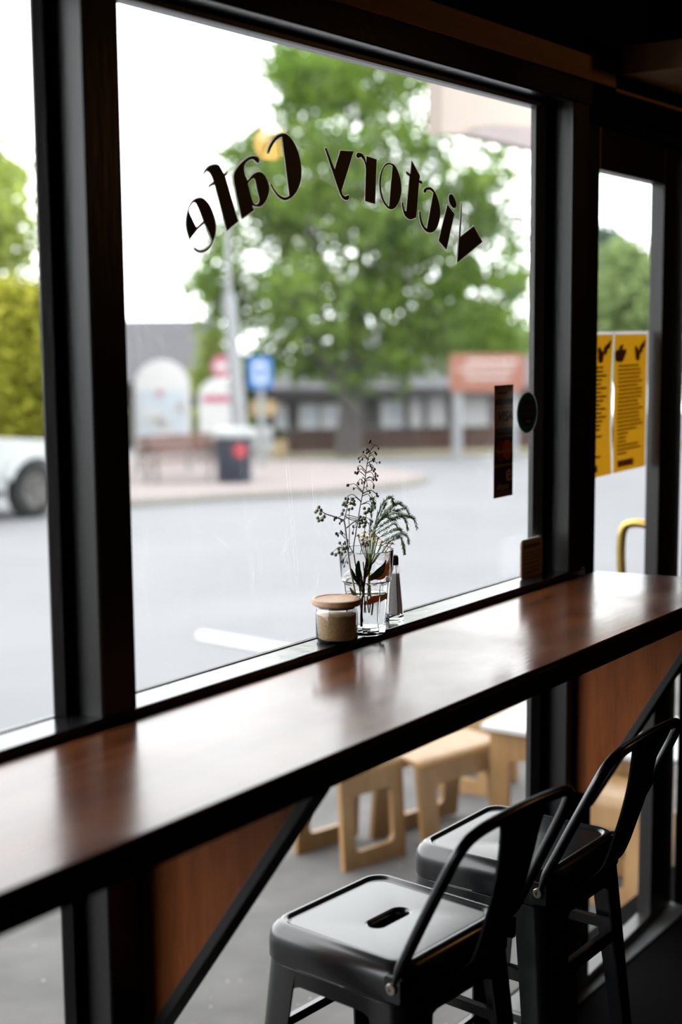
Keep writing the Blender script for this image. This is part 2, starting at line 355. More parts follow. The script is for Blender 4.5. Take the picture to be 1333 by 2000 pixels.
def tag(o, label, cat=None, group=None, kind=None):
    o['label'] = label
    if cat: o['category'] = cat
    if group: o['group'] = group
    if kind: o['kind'] = kind
    return o
def thing(name, label, cat, loc=(0, 0, 0), rz=0.0, group=None, kind=None):
    o = bpy.data.objects.new(name, None); COL.objects.link(o); o.empty_display_size = 0.1
    o.location = loc; o.rotation_euler = (0, 0, rz); return tag(o, label, cat, group, kind)
def struct(o, label, cat): return tag(o, label, cat, kind='structure')
def copy_tree(o, parent=None):
    c = o.copy(); COL.objects.link(c)
    if parent is not None: c.parent = parent
    for ch in list(o.children): copy_tree(ch, c)
    return c
def smooth_loop(pts, n=5):
    """closed outline; points with a third value are corners, the rest are smoothed"""
    k = len(pts); out = []
    P = [Vector((p[0], p[1])) for p in pts]; Cn = [len(p) > 2 for p in pts]
    for i in range(k):
        p1, p2 = P[i], P[(i + 1) % k]
        p0 = P[i - 1] if not Cn[i] else p1 - (p2 - p1)
        p3 = P[(i + 2) % k] if not Cn[(i + 1) % k] else p2 + (p2 - p1)
        if Cn[i] and Cn[(i + 1) % k]: out.append((p1.x, p1.y)); continue
        for j in range(n):
            t = j / n; t2 = t * t; t3 = t2 * t
            q = 0.5 * ((2 * p1) + (p2 - p0) * t + (2 * p0 - 5 * p1 + 4 * p2 - p3) * t2 + (3 * p1 - p0 - 3 * p2 + p3) * t3)
            out.append((q.x, q.y))
    return out
def rr(hx, hy, r, n=5):
    out = []
    for cx, cy, a0 in ((hx - r, hy - r, 0), (-hx + r, hy - r, 90), (-hx + r, -hy + r, 180), (hx - r, -hy + r, 270)):
        for i in range(n + 1):
            a = math.radians(a0 + 90 * i / n); out.append((cx + r * math.cos(a), cy + r * math.sin(a)))
    return out
def spline(pts, n=6):
    P = [Vector(p) for p in pts]; out = []
    for i in range(len(P) - 1):
        p0 = P[max(i - 1, 0)]; p1 = P[i]; p2 = P[i + 1]; p3 = P[min(i + 2, len(P) - 1)]
        for j in range(n):
            t = j / n
            out.append(0.5 * ((2 * p1) + (p2 - p0) * t + (2 * p0 - 5 * p1 + 4 * p2 - p3) * t * t + (3 * p1 - p0 - 3 * p2 + p3) * t ** 3))
    out.append(P[-1]); return out
def text_mesh(txt, name, size, m, parent, width=None, shear=0.0, bold=0.0, align='CENTER'):
    """upright lettering in the x-z plane facing -y, centred on its own origin"""
    cu = bpy.data.curves.new(name, 'FONT'); cu.body = txt; cu.size = size; cu.align_x = align; cu.align_y = 'CENTER'; cu.shear = shear; cu.offset = bold; cu.extrude = 0.0001
    tmp = bpy.data.objects.new('tmp_text', cu); COL.objects.link(tmp)
    dg = bpy.context.evaluated_depsgraph_get(); me = bpy.data.meshes.new_from_object(tmp.evaluated_get(dg))
    bpy.data.objects.remove(tmp); bpy.data.curves.remove(cu)
    me.transform(Matrix.Rotation(math.pi / 2, 4, 'X'))
    if width:
        xs = [v.co.x for v in me.vertices]; s_ = width / max(1e-6, max(xs) - min(xs)); me.transform(Matrix.Diagonal((s_, 1, 1, 1)))
    me.materials.clear(); me.materials.append(m); me.name = name
    o = bpy.data.objects.new(name, me); COL.objects.link(o); o.parent = parent; return o

# ================================================================ SETTING: the room
FY = -0.065       # room-side face of the window frame
SILL = 1.112; HEAD = 2.150
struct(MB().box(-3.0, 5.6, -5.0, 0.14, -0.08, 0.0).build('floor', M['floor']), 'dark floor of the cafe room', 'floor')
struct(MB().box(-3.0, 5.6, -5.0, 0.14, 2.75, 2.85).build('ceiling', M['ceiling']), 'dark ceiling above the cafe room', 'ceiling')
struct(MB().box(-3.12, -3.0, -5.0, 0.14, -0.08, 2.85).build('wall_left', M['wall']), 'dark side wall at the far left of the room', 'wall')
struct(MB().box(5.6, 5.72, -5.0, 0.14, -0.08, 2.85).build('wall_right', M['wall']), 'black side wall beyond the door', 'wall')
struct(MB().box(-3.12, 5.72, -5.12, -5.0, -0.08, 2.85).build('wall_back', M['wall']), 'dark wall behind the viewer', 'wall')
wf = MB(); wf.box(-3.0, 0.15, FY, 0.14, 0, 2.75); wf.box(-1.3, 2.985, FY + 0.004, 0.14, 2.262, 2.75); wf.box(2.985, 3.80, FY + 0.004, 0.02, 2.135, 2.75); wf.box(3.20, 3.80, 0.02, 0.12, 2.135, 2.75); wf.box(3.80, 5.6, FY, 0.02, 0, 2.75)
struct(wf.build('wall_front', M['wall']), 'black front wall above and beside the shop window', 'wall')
struct(MB().box(-3.4, 6.0, 0.14, 0.30, 2.30, 4.4).build('facade', M['facade']), 'outer shop front above the window', 'facade')
# posts
def xs_at(px, y, row=700): return on_window(px, row, y).x
def post(name, pxs, label):
    g, b, r, a, fr = pxs
    x0 = xs_at(g, 0.0); xb = xs_at(b, -0.016); xg = xs_at(r, -0.006); xa = xs_at(a, FY); xf = xs_at(fr, FY)
    sec = [(x0, 0.05), (x0, -0.002), (xb - 0.003, -0.016), (xb, -0.014), (xb + 0.001, -0.004), (xg, -0.004), (xg, -0.010), (xa, FY + 0.003), (xa + 0.003, FY), (xf - 0.003, FY), (xf, FY + 0.003), (xf, 0.05)]
    sec[0:1] = [(x0 + 0.075, 0.05), (x0 + 0.075, 0.001), (x0, 0.001)]
    m = MB(); m.loft([[(x, y, z) for x, y in sec] for z in (0.0, HEAD)])
    return struct(m.build(name, M['frame']), label, 'window post'), x0, xf
_, PLX0, PLX1 = post('trim_1', (82, 109, 118, 180, 251), 'charcoal painted window post at the left with moulded bead')
_, PRX0, PRX1 = post('trim_2', (1042, 1064, 1070, 1117, 1146), 'charcoal painted post between the shop window and the door')
struct(MB().box(0.15, PRX1, FY - 0.003, 0.010, 1.035, SILL).box(0.15, PRX1, -0.0805, FY - 0.001, 1.06, 1.094).build('trim_3', M['sill'], bevel=0.0025), 'black glossy window sill rail along the back of the bar', 'sill')
struct(MB().box(0.15, 2.985, FY, 0.06, HEAD, 2.262).build('trim_4', M['sill'], bevel=0.003), 'black window head rail with glossy underside', 'window head')
bd = MB(); bd.box(0.15, PLX0, -0.005, -0.001, SILL, SILL + 0.0018); bd.box(PLX1, PRX0, -0.005, -0.001, SILL, SILL + 0.0018)
struct(bd.build('trim_5', M['frame'], bevel=0.0006), 'thin glazing bead at the foot of the panes', 'bead')
bd = MB(); bd.box(0.15, PLX0, -0.016, -0.001, HEAD - 0.013, HEAD); bd.box(PLX1, PRX0, -0.016, -0.001, HEAD - 0.013, HEAD)
struct(bd.build('trim_6', M['frame'], bevel=0.002), 'thin glazing bead under the window head', 'bead')
struct(MB().box(-1.3, 3.085, FY - 0.008, FY - 0.0005, 2.203, 2.256).build('trim_7', M['rail'], bevel=0.002), 'brown timber picture rail above the window', 'rail')
struct(MB().box(3.092, 5.6, FY - 0.006, FY - 0.0005, 2.196, 2.204).build('trim_8', M['rail'], bevel=0.002), 'thin brown batten above the door', 'batten')
struct(MB().box(0.15, 2.985, -0.03, 0.05, 0.0, 0.085).build('trim_9', M['frame'], bevel=0.003), 'low bottom rail of the window frame', 'frame rail')
struct(MB().box(3.11, 5.6, -0.32, FY - 0.008, 2.235, 2.30).build('trim_10', M['rail'], bevel=0.003), 'dim brown shelf bulkhead above the door', 'bulkhead')
bx = MB().box(3.42, 5.6, -0.40, FY - 0.008, 2.301, 2.44)
struct(bx.build('trim_11', M['wall'], bevel=0.004), 'dark box on the bulkhead in the top right corner', 'bulkhead')
# lamp fixture
def _lamp():
    o = thing('pendant_lamp', 'small warm pendant lamp hanging deep in the room', 'lamp', LAMP)
    MB().lathe([(0.012, 0.11), (0.05, 0.10), (0.14, 0.02), (0.15, 0.0), (0.146, 0.0), (0.045, 0.094), (0.012, 0.10)], 32, cap0=False, cap1=False).build('shade', M['edge'], o, 50)
    MB().tube([(0, 0, 0.10), (0, 0, 2.75 - LAMP.z)], 0.004, 8).build('cord', M['edge'], o)
    e = bpy.data.materials.new('warm bulb'); e.use_nodes = True; b = e.node_tree.nodes['Principled BSDF']; b.inputs['Emission Color'].default_value = (1.0, 0.47, 0.15, 1); b.inputs['Emission Strength'].default_value = 40
    MB().ball((0, 0, -0.075), 0.058, 16, 10).build('bulb', e, o, 60)
# panes
struct(MB().box(0.15, PLX0 + 0.01, 0.001, 0.007, SILL, HEAD).build('window_1', M['pane_clean']), 'clear pane left of the window post', 'window pane')
struct(MB().box(PLX1 - 0.01, PRX0 + 0.01, 0.001, 0.007, SILL, HEAD).build('window_2', M['pane']), 'large scratched shop window pane behind the flowers', 'window pane')
struct(MB().box(0.15, PLX0 + 0.01, 0.001, 0.007, 0.085, 1.035).build('window_3', M['pane_clean']), 'low pane under the bar left of the post', 'window pane')
struct(MB().box(PLX1 - 0.01, PRX0 + 0.01, 0.001, 0.007, 0.085, 1.035).build('window_4', M['pane_clean']), 'low pane under the bar beside the stools', 'window pane')
# door, standing slightly ajar
door = thing('door_1', 'black framed glass door with brass pull and ochre menus', 'door', (3.0, 0.02, 0), math.radians(3.0), kind='structure')
dl = MB()
dl.box(-0.012, 0.145, -0.034, 0.004, 0.01, 2.133); dl.box(0.585, 0.757, -0.034, 0.004, 0.01, 2.133); dl.box(0.145, 0.585, -0.034, 0.004, 2.032, 2.133); dl.box(0.145, 0.585, -0.034, 0.004, 0.01, 0.032)
dl.build('leaf_frame', M['frame'], door, bevel=0.002)
MB().box(0.14, 0.588, -0.002, 0.003, 0.03, 2.035).build('door_pane', M['pane_clean'], door)
hp = spline([(0.618, 0.004, 1.126), (0.616, 0.045, 1.129), (0.614, 0.074, 1.114), (0.614, 0.082, 1.06), (0.616, 0.078, 0.96), (0.618, 0.072, 0.87), (0.618, 0.055, 0.842), (0.618, 0.004, 0.838)], 8)
tag(MB().tube(hp, 0.0125, 12).build('pull_handle', M['brass'], door, 60), 'aged brass D shaped pull')
MB().box(0.600, 0.645, 0.004, 0.009, 0.80, 1.075).build('push_plate', M['brass'], door, bevel=0.003)
struct(MB().box(2.985, 3.77, -0.03, 0.075, -0.03, 0.006).build('threshold', mat('worn metal threshold', (0.06, 0.065, 0.065), 0.75, 0.0, noise=(0.04, 0.043, 0.043)), bevel=0.003), 'worn metal door threshold', 'threshold')
struct(MB().box(3.763, 3.80, FY, 0.02, 0.0, 2.118).build('trim_13', M['frame']), 'black door jamb on the right', 'door frame')

_lamp()
# ================================================================ SETTING: the street
def sheet(name, pts, m, dz, label, cat, thick=0.0):
    mb = MB(); top = [(x, y, gz(x, y) + dz) for x, y in pts]
    if thick: mb.loft([[(x, y, z - thick) for x, y, z in top], top])
    else: mb.add(top, [tuple(range(len(top)))])
    return struct(mb.build(name, m), label, cat)
sheet('road', [(-12, 0.3), (75, 0.3), (120, 25), (120, 110), (-30, 110), (-30, 20)], M['asphalt'], 0.0, 'pale grey asphalt road outside the window', 'road')
sheet('footpath', [(-4, 0.14), (16, 0.14), (16, 2.3), (-4, 2.3)], M['footpath'], 0.04, 'dark asphalt footpath outside the shop front', 'footpath', 0.12)
pv = [on_ground(*q) for q in ((60, 975), (150, 992), (262, 988), (450, 975), (600, 968), (700, 961), (780, 952), (822, 944), (833, 938), (800, 931), (740, 922), (640, 913), (540, 906), (400, 903), (200, 900), (60, 905))]
sheet('paved_corner', [(p.x, p.y) for p in pv], M['paver'], 0.12, 'pale pink paved street corner beyond the road', 'pavement', 0.2)
kp = [on_ground(*q) for q in ((60, 979), (150, 996), (262, 992), (450, 979), (600, 971.5), (700, 964.5), (785, 955), (828, 946), (839, 938), (833, 938), (822, 944), (780, 952), (700, 961), (600, 968), (450, 975), (262, 988), (150, 992), (60, 975))]
sheet('kerb', [(p.x, p.y) for p in kp], M['kerb'], 0.10, 'grey kerb stone edging the paved corner', 'kerb', 0.15)
vg = [on_ground(*q) for q in ((540, 897), (700, 896), (850, 893), (1300, 880), (1400, 860), (1040, 862), (700, 872), (480, 880))]
sheet('grass_verge', [(p.x, p.y) for p in vg], M['grass'], 0.06, 'dry grass verge in front of the brick wall', 'verge', 0.1)
ln = [on_ground(*q) for q in ((386, 1238), (396, 1234), (560, 1262), (640, 1282), (640, 1300), (560, 1281), (384, 1249))]
tag(sheet('road_marking', [(p.x, p.y) for p in ln], M['line'], 0.008, '', ''), 'white painted bay line on the road behind the sugar jar', 'road marking', kind='structure')
ch = MB()
for i in range(260):
    x, y = random.uniform(1.6, 6.5), random.uniform(0.35, 2.2); r_ = random.uniform(0.002, 0.0055)
    ch.ball((x, y, gz(x, y) + 0.041), r_, 6, 4, 0.5)
tag(ch.build('stone_chip', M['chip'], smooth=60), 'pale stone chips scattered over the dark footpath', 'stone chips', kind='stuff')

# ================================================================ BAR COUNTER
BT = 1.100; BB = 1.053
bar = thing('bar_counter', 'long varnished red brown timber bar along the window on triangular brackets', 'bar counter', (0, 0, 0))
tp = [(-1.2, -0.081), (3.00, -0.081), (3.06, -0.418), (-1.2, -0.418)]
MB().loft([[(x, y, BT - 0.010) for x, y in tp], [(x, y, BT) for x, y in tp]]).build('countertop', M['bar'], bar, bevel=0.003)
ep = [(-1.2, -0.083), (2.998, -0.083), (3.058, -0.416), (-1.2, -0.416)]
tag(MB().loft([[(x, y, BB) for x, y in ep], [(x, y, BT - 0.010) for x, y in ep]]).build('edge_band', M['edge'], bar, bevel=0.002), 'black painted edge of the bar')
def bracket(x, y0, zb):
    prof = [(y0, BB), (y0, zb), (y0 - 0.045, zb), (-0.392, BB)]
    b = MB(); b.loft([[(xx, y, z) for y, z in prof] for xx in (x, x + 0.028)]); o = b.build('bracket', M['bracket'], bar, bevel=0.001)
    d = Vector((0, -0.392 - (y0 - 0.045), BB - zb)).normalized(); nrm = Vector((0, -d.z, d.y))
    a = Vector((0, y0 - 0.045, zb)) - d * 0.04; e = Vector((0, -0.392, BB)) - d * 0.015
    q = [a + nrm * 0.006, a - nrm * 0.011, e - nrm * 0.011, e + nrm * 0.006]
    s_ = MB(); s_.loft([[(xx, p.y, p.z) for p in q] for xx in (x - 0.004, x + 0.034)])
    tag(s_.build('edge_strip', M['edge'], o, bevel=0.002), 'black strip along the sloping edge')
bracket(1.490, -0.072 + 0.058, 0.58); bracket(2.932, -0.072 + 0.004, 0.585)

# ================================================================ BAR STOOLS
def make_stool():
    root = thing('bar_stool', '', 'stool')
    N_ = 7
    def ring(h, r, z, hy=None): return [(x, y, z) for x, y in rr(h, hy or h, r, N_)]
    sm = MB()
    def oval(hx, hy, z):           # same point count as rr rings
        return [(x, y, z) for x, y in rr(hx, hy, hy * 0.999, N_)]
    rings = [ring(0.146, 0.036, 0.640), ring(0.1500, 0.038, 0.641), ring(0.1515, 0.039, 0.645), ring(0.1515, 0.039, 0.672), ring(0.1500, 0.038, 0.684), ring(0.1455, 0.036, 0.694), ring(0.1390, 0.034, 0.7005), ring(0.1330, 0.032, 0.7030), ring(0.1285, 0.030, 0.7020), ring(0.1262, 0.029, 0.6990), ring(0.1235, 0.0275, 0.6972), ring(0.1205, 0.026, 0.6975)]
    sm.loft(rings + [ring(0.117, 0.025, 0.6975), oval(0.052, 0.021, 0.6975), oval(0.0475, 0.0170, 0.6972), oval(0.0455, 0.0150, 0.6955), oval(0.0450, 0.0145, 0.684)], True, False)
    sm.build('seat', M['steel'], root, 50)
    # four folded corner legs
    def legsec(sx, sy, o, wd, th, z, r):
        out = []; inn = []
        pts = []
        cx, cy = o - r, o - r
        pts.append((o - wd, o))
        for i in range(6):
            a = math.radians(90 - 90 * i / 5); pts.append((cx + r * math.cos(a), cy + r * math.sin(a)))
        pts.append((o, o - wd))
        ri = r - th
        pts.append((o - th, o - wd))
        for i in range(6):
            a = math.radians(90 * i / 5); pts.append((cx + ri * math.cos(a), cy + ri * math.sin(a)))
        pts.append((o - wd, o - th))
        return [(x * sx, y * sy, z) for x, y in pts]
    for sx in (-1, 1):
        for sy in (-1, 1):
            lm = MB(); lm.loft([legsec(sx, sy, 0.1485, 0.075, 0.004, 0.6395, 0.036), legsec(sx, sy, 0.1510, 0.070, 0.004, 0.60, 0.034), legsec(sx, sy, 0.1755, 0.052, 0.004, 0.25, 0.024), legsec(sx, sy, 0.193, 0.042, 0.004, 0.012, 0.018)])
            l = lm.build('leg', M['steel'], root, 50)
            MB().lathe([(0.013, 0.0), (0.016, 0.002), (0.016, 0.014), (0.010, 0.02)], 12, (sx * 0.178, sy * 0.178, 0)).build('foot_cap', M['black_plastic'], l, 50)
    # aprons between the legs
    ap = [(-0.106, 0.638), (-0.106, 0.592), (-0.088, 0.596), (-0.078, 0.606), (-0.066, 0.611), (0.066, 0.611), (0.078, 0.606), (0.088, 0.596), (0.106, 0.592), (0.106, 0.638)]
    for k in range(4):
        a = MB(); a.poly(ap, [], lambda u, z, d: (u, -d, z), 0.1452, 0.1488)
        R_ = Matrix.Rotation(k * math.pi / 2, 4, 'Z'); a.v = [tuple(R_ @ Vector(v)) for v in a.v]
        a.build('apron', M['steel'], root, bevel=0.0008)
    # cross rails
    for z, k in ((0.505, 0), (0.505, 1), (0.505, 2), (0.505, 3), (0.24, 0), (0.24, 1), (0.24, 2), (0.24, 3)):
        off = 0.1485 + (0.6395 - z) * 0.071 - 0.008
        h = off - 0.02
        b = MB().box(-h, h, -off - 0.002, -off + 0.002, z - 0.012, z + 0.012); b.box(-h, h, -off - 0.002, -off + 0.012, z + 0.008, z + 0.012)
        R_ = Matrix.Rotation(k * math.pi / 2, 4, 'Z'); b.v = [tuple(R_ @ Vector(v)) for v in b.v]
        b.build('rail', M['steel'], root)
    # back frame tube
    half = [(-0.1555, -0.131, 0.668), (-0.156, -0.138, 0.690), (-0.157, -0.150, 0.715), (-0.157, -0.190, 0.795), (-0.155, -0.226, 0.866), (-0.151, -0.245, 0.904), (-0.139, -0.257, 0.928), (-0.112, -0.264, 0.940), (-0.06, -0.267, 0.945), (0, -0.268, 0.947)]
    path = spline(half + [(-x, y, z) for x, y, z in half[-2::-1]], 5)
    n = len(path); rad = []
    for i in range(n):
        t = min(i, n - 1 - i) / 5.0
        rad.append(0.0045 + 0.0047 * min(1, max(0, t - 0.7) / 1.2))
    tb = MB().tube(path, rad, 12)
    bf = tb.build('back_frame', M['steel'], root, 60)
    for sx in (-1, 1):
        pl = MB(); 
        prof = rr(0.0160, 0.021, 0.006, 3)
        pl.loft([[(x * sx, -0.131 + a, 0.670 + b) for a, b in prof] for x in (0.1505, 0.1575)]); pl.build('bracket_plate', M['steel'], bf, bevel=0.001)
        bo = MB()
        for x0, x1, r0, r1 in ((0.155, 0.1735, 0.0085, 0.0085),):
            bo.loft([[(sx * x, -0.131 + r_ * math.cos(a), 0.672 + r_ * math.sin(a)) for a in [2 * math.pi * i / 18 for i in range(18)]] for x, r_ in ((0.156, 0.0092), (0.1612, 0.0092), (0.1622, 0.0082), (0.1622, 0.0036), (0.1605, 0.0032))])
        tag(bo.build('bolt', M['bolt'], bf, 40), 'dull steel bolt')
    # bowed centre slat
    prof = [(0.0400, -0.1555, 0.642), (0.0405, -0.1625, 0.662), (0.0415, -0.192, 0.690), (0.0430, -0.207, 0.720), (0.0450, -0.222, 0.765), (0.0475, -0.236, 0.810), (0.0505, -0.248, 0.858), (0.0550, -0.256, 0.900), (0.0640, -0.2625, 0.930), (0.0800, -0.2655, 0.944)]
    prof = [tuple(q) for q in spline(prof, 4)]
    s_ = MB(); s_.loft([[(-w_, y - 0.002, z), (w_, y - 0.002, z), (w_, y + 0.002, z), (-w_, y + 0.002, z)] for w_, y, z in prof])
    s_.build('back_slat', M['steel'], root, 40)
    return root
st1 = make_stool(); st1.location = (1.868, -0.252, 0.0); st1.rotation_euler = (0, 0, math.radians(-4.8))
tag(st1, 'black metal bar stool nearest the viewer with oval slot in its seat', 'stool', 'metal bar stools at the window bar')
st2 = copy_tree(st1); st2.location = (2.315, -0.250, 0.0); st2.rotation_euler = (0, 0, math.radians(-1.1))
tag(st2, 'black metal bar stool standing behind the nearer stool towards the door', 'stool', 'metal bar stools at the window bar')

# ================================================================ THINGS ON THE SILL
jy = -0.0465; jx = on_window(658.5, 1235, jy).x
jar = thing('sugar_jar', 'squat clear glass jar of raw sugar with a round wooden lid', 'jar', (jx, jy, SILL))
jp_out = [(0.0, 0.0), (0.030, 0.0), (0.035, 0.0015), (0.0375, 0.006), (0.0378, 0.012), (0.0378, 0.050), (0.0368, 0.054), (0.0355, 0.057), (0.0352, 0.066)]
jp_in = [(0.0330, 0.066), (0.0333, 0.057), (0.0348, 0.053), (0.0354, 0.049), (0.0354, 0.010), (0.034, 0.006), (0.030, 0.004), (0.0, 0.004)]
MB().lathe([(max(r, 1e-4), z) for r, z in jp_out + jp_in], 48, cap0=False, cap1=False).build('jar_body', M['glass'], jar, 50)
ld = [(1e-4, 0.0605), (0.0322, 0.0605), (0.0325, 0.0662), (0.0428, 0.0664), (0.0443, 0.068), (0.0443, 0.0745), (0.0435, 0.0765), (0.0415, 0.0775), (0.0390, 0.0775), (0.0372, 0.0762), (0.0350, 0.0755), (1e-4, 0.0755)]
tag(MB().lathe(ld, 56, cap0=False, cap1=False).build('lid', M['lid'], jar, 35), 'round beech wood lid')
sg = []
nn = 40
prof = [(1e-4, 0.0042), (0.029, 0.0042), (0.0338, 0.0064), (0.03525, 0.0105)]
smb = MB(); rings = []
for r_, z in prof: rings.append([(r_ * math.cos(a), r_ * math.sin(a), z) for a in [2 * math.pi * i / nn for i in range(nn)]])
def sugar_top(x, y): return 0.0475 - 0.10 * x * 0.5 - 0.06 * y + 0.0014 * math.sin(x * 190) * math.cos(y * 160)
for r_ in (0.03525, 0.028, 0.018, 0.009, 1e-4): rings.append([(r_ * math.cos(a), r_ * math.sin(a), sugar_top(r_ * math.cos(a), r_ * math.sin(a))) for a in [2 * math.pi * i / nn for i in range(nn)]])
smb.loft(rings, False, False)
tag(smb.build('raw_sugar', M['sugar'], smooth=50, loc=(jx, jy, SILL)), 'golden brown raw sugar filling the lidded glass jar', 'sugar', kind='stuff')

ty = -0.0530; tx = on_window(716.5, 1230, ty).x
tum = thing('glass_tumbler', 'tall clear panelled drinking glass holding cut flowers', 'tumbler', (tx, ty, SILL))
NT = 60
def facet(a, z):
    if z > 0.098: return 1.0
    k = 2 * math.pi / 10; b = (a % k) - k / 2
    f_ = math.cos(k / 2) / math.cos(b); s_ = 0.0 if z < 0.002 else 1.0
    bl = min(1.0, max(0.0, (0.098 - z) / 0.004))
    return 1 + (f_ * 1.0 - 1) * bl
to = [(1e-4, 0.0), (0.0310, 0.0), (0.0340, 0.0015), (0.0350, 0.006), (0.0415, 0.090), (0.0425, 0.0945), (0.0450, 0.098), (0.0460, 0.101), (0.0464, 0.106), (0.0502, 0.1525), (0.0504, 0.1535), (0.0499, 0.1545), (0.0492, 0.1545)]
ti = [(0.0486, 0.1535), (0.0444, 0.106), (0.0434, 0.100), (0.0392, 0.0945), (0.0385, 0.088), (0.0323, 0.020), (0.0300, 0.0155), (0.0250, 0.0140), (1e-4, 0.0138)]
MB().lathe(to + ti, NT, cap0=False, cap1=False, rfun=facet).build('glass_body', M['glass'], tum, 28)
wp = [(1e-4, 0.0136), (0.0252, 0.0138), (0.0302, 0.0153), (0.03245, 0.0198), (0.0376, 0.0740)]
wt = MB().lathe(wp + [(0.0378, 0.0755), (0.034, 0.0745), (1e-4, 0.0745)], NT, cap0=False, cap1=False, rfun=lambda a, z: facet(a, 0.05))
tag(wt.build('flower_water', M['water'], smooth=40, loc=(tx, ty, SILL)), 'clear water in the lower half of the flower glass', 'water', kind='stuff')

sy_ = -0.030; sx_ = on_window(770, 1215, sy_).x
shk = thing('salt_shaker', 'slim faceted glass salt shaker standing behind the flower glass', 'shaker', (sx_, sy_, SILL))
def six(a, z):
    k = 2 * math.pi / 6; b = (a % k) - k / 2; return math.cos(k / 2) / math.cos(b)
so = [(1e-4, 0), (0.0165, 0), (0.0185, 0.002), (0.0187, 0.006), (0.0170, 0.03), (0.0112, 0.098), (0.0100, 0.103), (0.0085, 0.106), (0.0085, 0.110)]
si = [(0.0068, 0.110), (0.0068, 0.104), (0.0092, 0.096), (0.0146, 0.030), (0.0156, 0.014), (0.014, 0.0115), (1e-4, 0.011)]
MB().lathe(so + si, 36, cap0=False, cap1=False, rfun=six).build('shaker_body', M['glass'], shk, 25)
tag(MB().lathe([(0.0088, 0.1065), (0.0092, 0.109), (0.0090, 0.120), (0.0075, 0.1245), (0.004, 0.1262), (1e-4, 0.1264)], 24, cap1=False).build('cap', M['black_plastic'], shk, 40), 'black shaker cap')
tag(MB().lathe([(1e-4, 0.0112), (0.0139, 0.0117), (0.0155, 0.0143), (0.0145, 0.031), (0.0096, 0.090), (1e-4, 0.092)], 36, cap0=False, cap1=False, rfun=six).build('table_salt', M['salt'], smooth=30, loc=(sx_, sy_, SILL)), 'pale salt filling the faceted shaker', 'salt', kind='stuff')

# ---- flowers in the glass, followed in the crop of the photograph
def FP(cx, cy, y=0.0):
    return on_window(580 + cx / 4.545, 840 + cy / 4.545, ty + y)
def local(o_loc, pts): return [Vector(p) - Vector(o_loc) for p in pts]
BASE = Vector((tx, ty, SILL + 0.016))
# 1 seed spray
spray = thing('seed_spray', 'tall airy dark seed spray rising above the other stems in the glass', 'seed spray', BASE)
def T(cx, cy, y=0.0): return FP(cx, cy, y) - BASE
mainp = spline([T(600, 1690, 0.004), T(560, 1400, 0.01), T(505, 1100, 0.014), T(522, 930, 0.012), T(560, 700, 0.008), T(600, 480, 0.004), T(625, 300, 0.0), T(650, 200, 0), T(678, 105, 0)], 6)
MB().tube(mainp, [0.0013 - 0.0008 * i / len(mainp) for i in range(len(mainp))], 6).build('stem', M['stem_dark'], spray, 60)
rnd = random.Random(3)
tw = MB(); sd = []
targets = [(470, 485, 585, 545), (500, 530, 588, 560), (455, 585, 570, 630), (490, 620, 575, 640), (545, 460, 600, 470), (575, 455, 604, 440), (525, 390, 610, 410), (535, 330, 615, 370), (550, 365, 612, 385), (565, 240, 640, 260), (570, 270, 636, 265), (605, 185, 655, 205), (620, 180, 655, 205), (650, 105, 668, 140), (722, 150, 662, 175), (715, 215, 650, 215), (690, 255, 645, 235), (715, 300, 630, 295), (655, 325, 628, 300), (690, 345, 625, 320), (712, 395, 620, 375), (690, 420, 618, 380), (705, 450, 605, 440), (675, 445, 610, 440), (690, 490, 605, 450), (625, 475, 600, 480), (628, 550, 590, 520), (710, 570, 590, 560), (695, 560, 588, 565), (660, 605, 585, 585), (690, 660, 575, 660), (672, 690, 575, 660), (665, 820, 545, 780), (495, 925, 530, 860), (520, 850, 535, 830), (345, 790, 540, 775), (395, 820, 535, 790), (345, 915, 470, 1010), (385, 910, 470, 1010), (425, 1000, 500, 1090), (640, 840, 550, 760), (430, 1190, 510, 1100), (415, 1155, 505, 1080)]
for ex, ey, bx_, by_ in targets:
    dy = rnd.uniform(-0.02, 0.02)
    p0 = T(bx_, by_, 0.006); p2 = T(ex, ey, dy); mid = p0.lerp(p2, 0.6) + Vector((0, 0, 0.006))
    tw.tube(spline([p0, mid, p2], 5), [0.0008] * 5 + [0.0006] * 6, 5)
    for k in range(rnd.randint(1, 3)):
        q = p2 + Vector((rnd.uniform(-0.004, 0.004), rnd.uniform(-0.004, 0.004), rnd.uniform(-0.005, 0.003)))
        tw.tube([p2.lerp(mid, 0.25), q + Vector((0, 0, 0.001))], 0.00045, 4)
        sd.append((q, rnd.uniform(0.0015, 0.0020)))
tw.build('twigs', M['stem_dark'], spray, 60); 
for q_, r_ in sd[:98]: MB().ball(q_, r_, 7, 6, 1.7).build('seed', M['seed'], spray, 60)
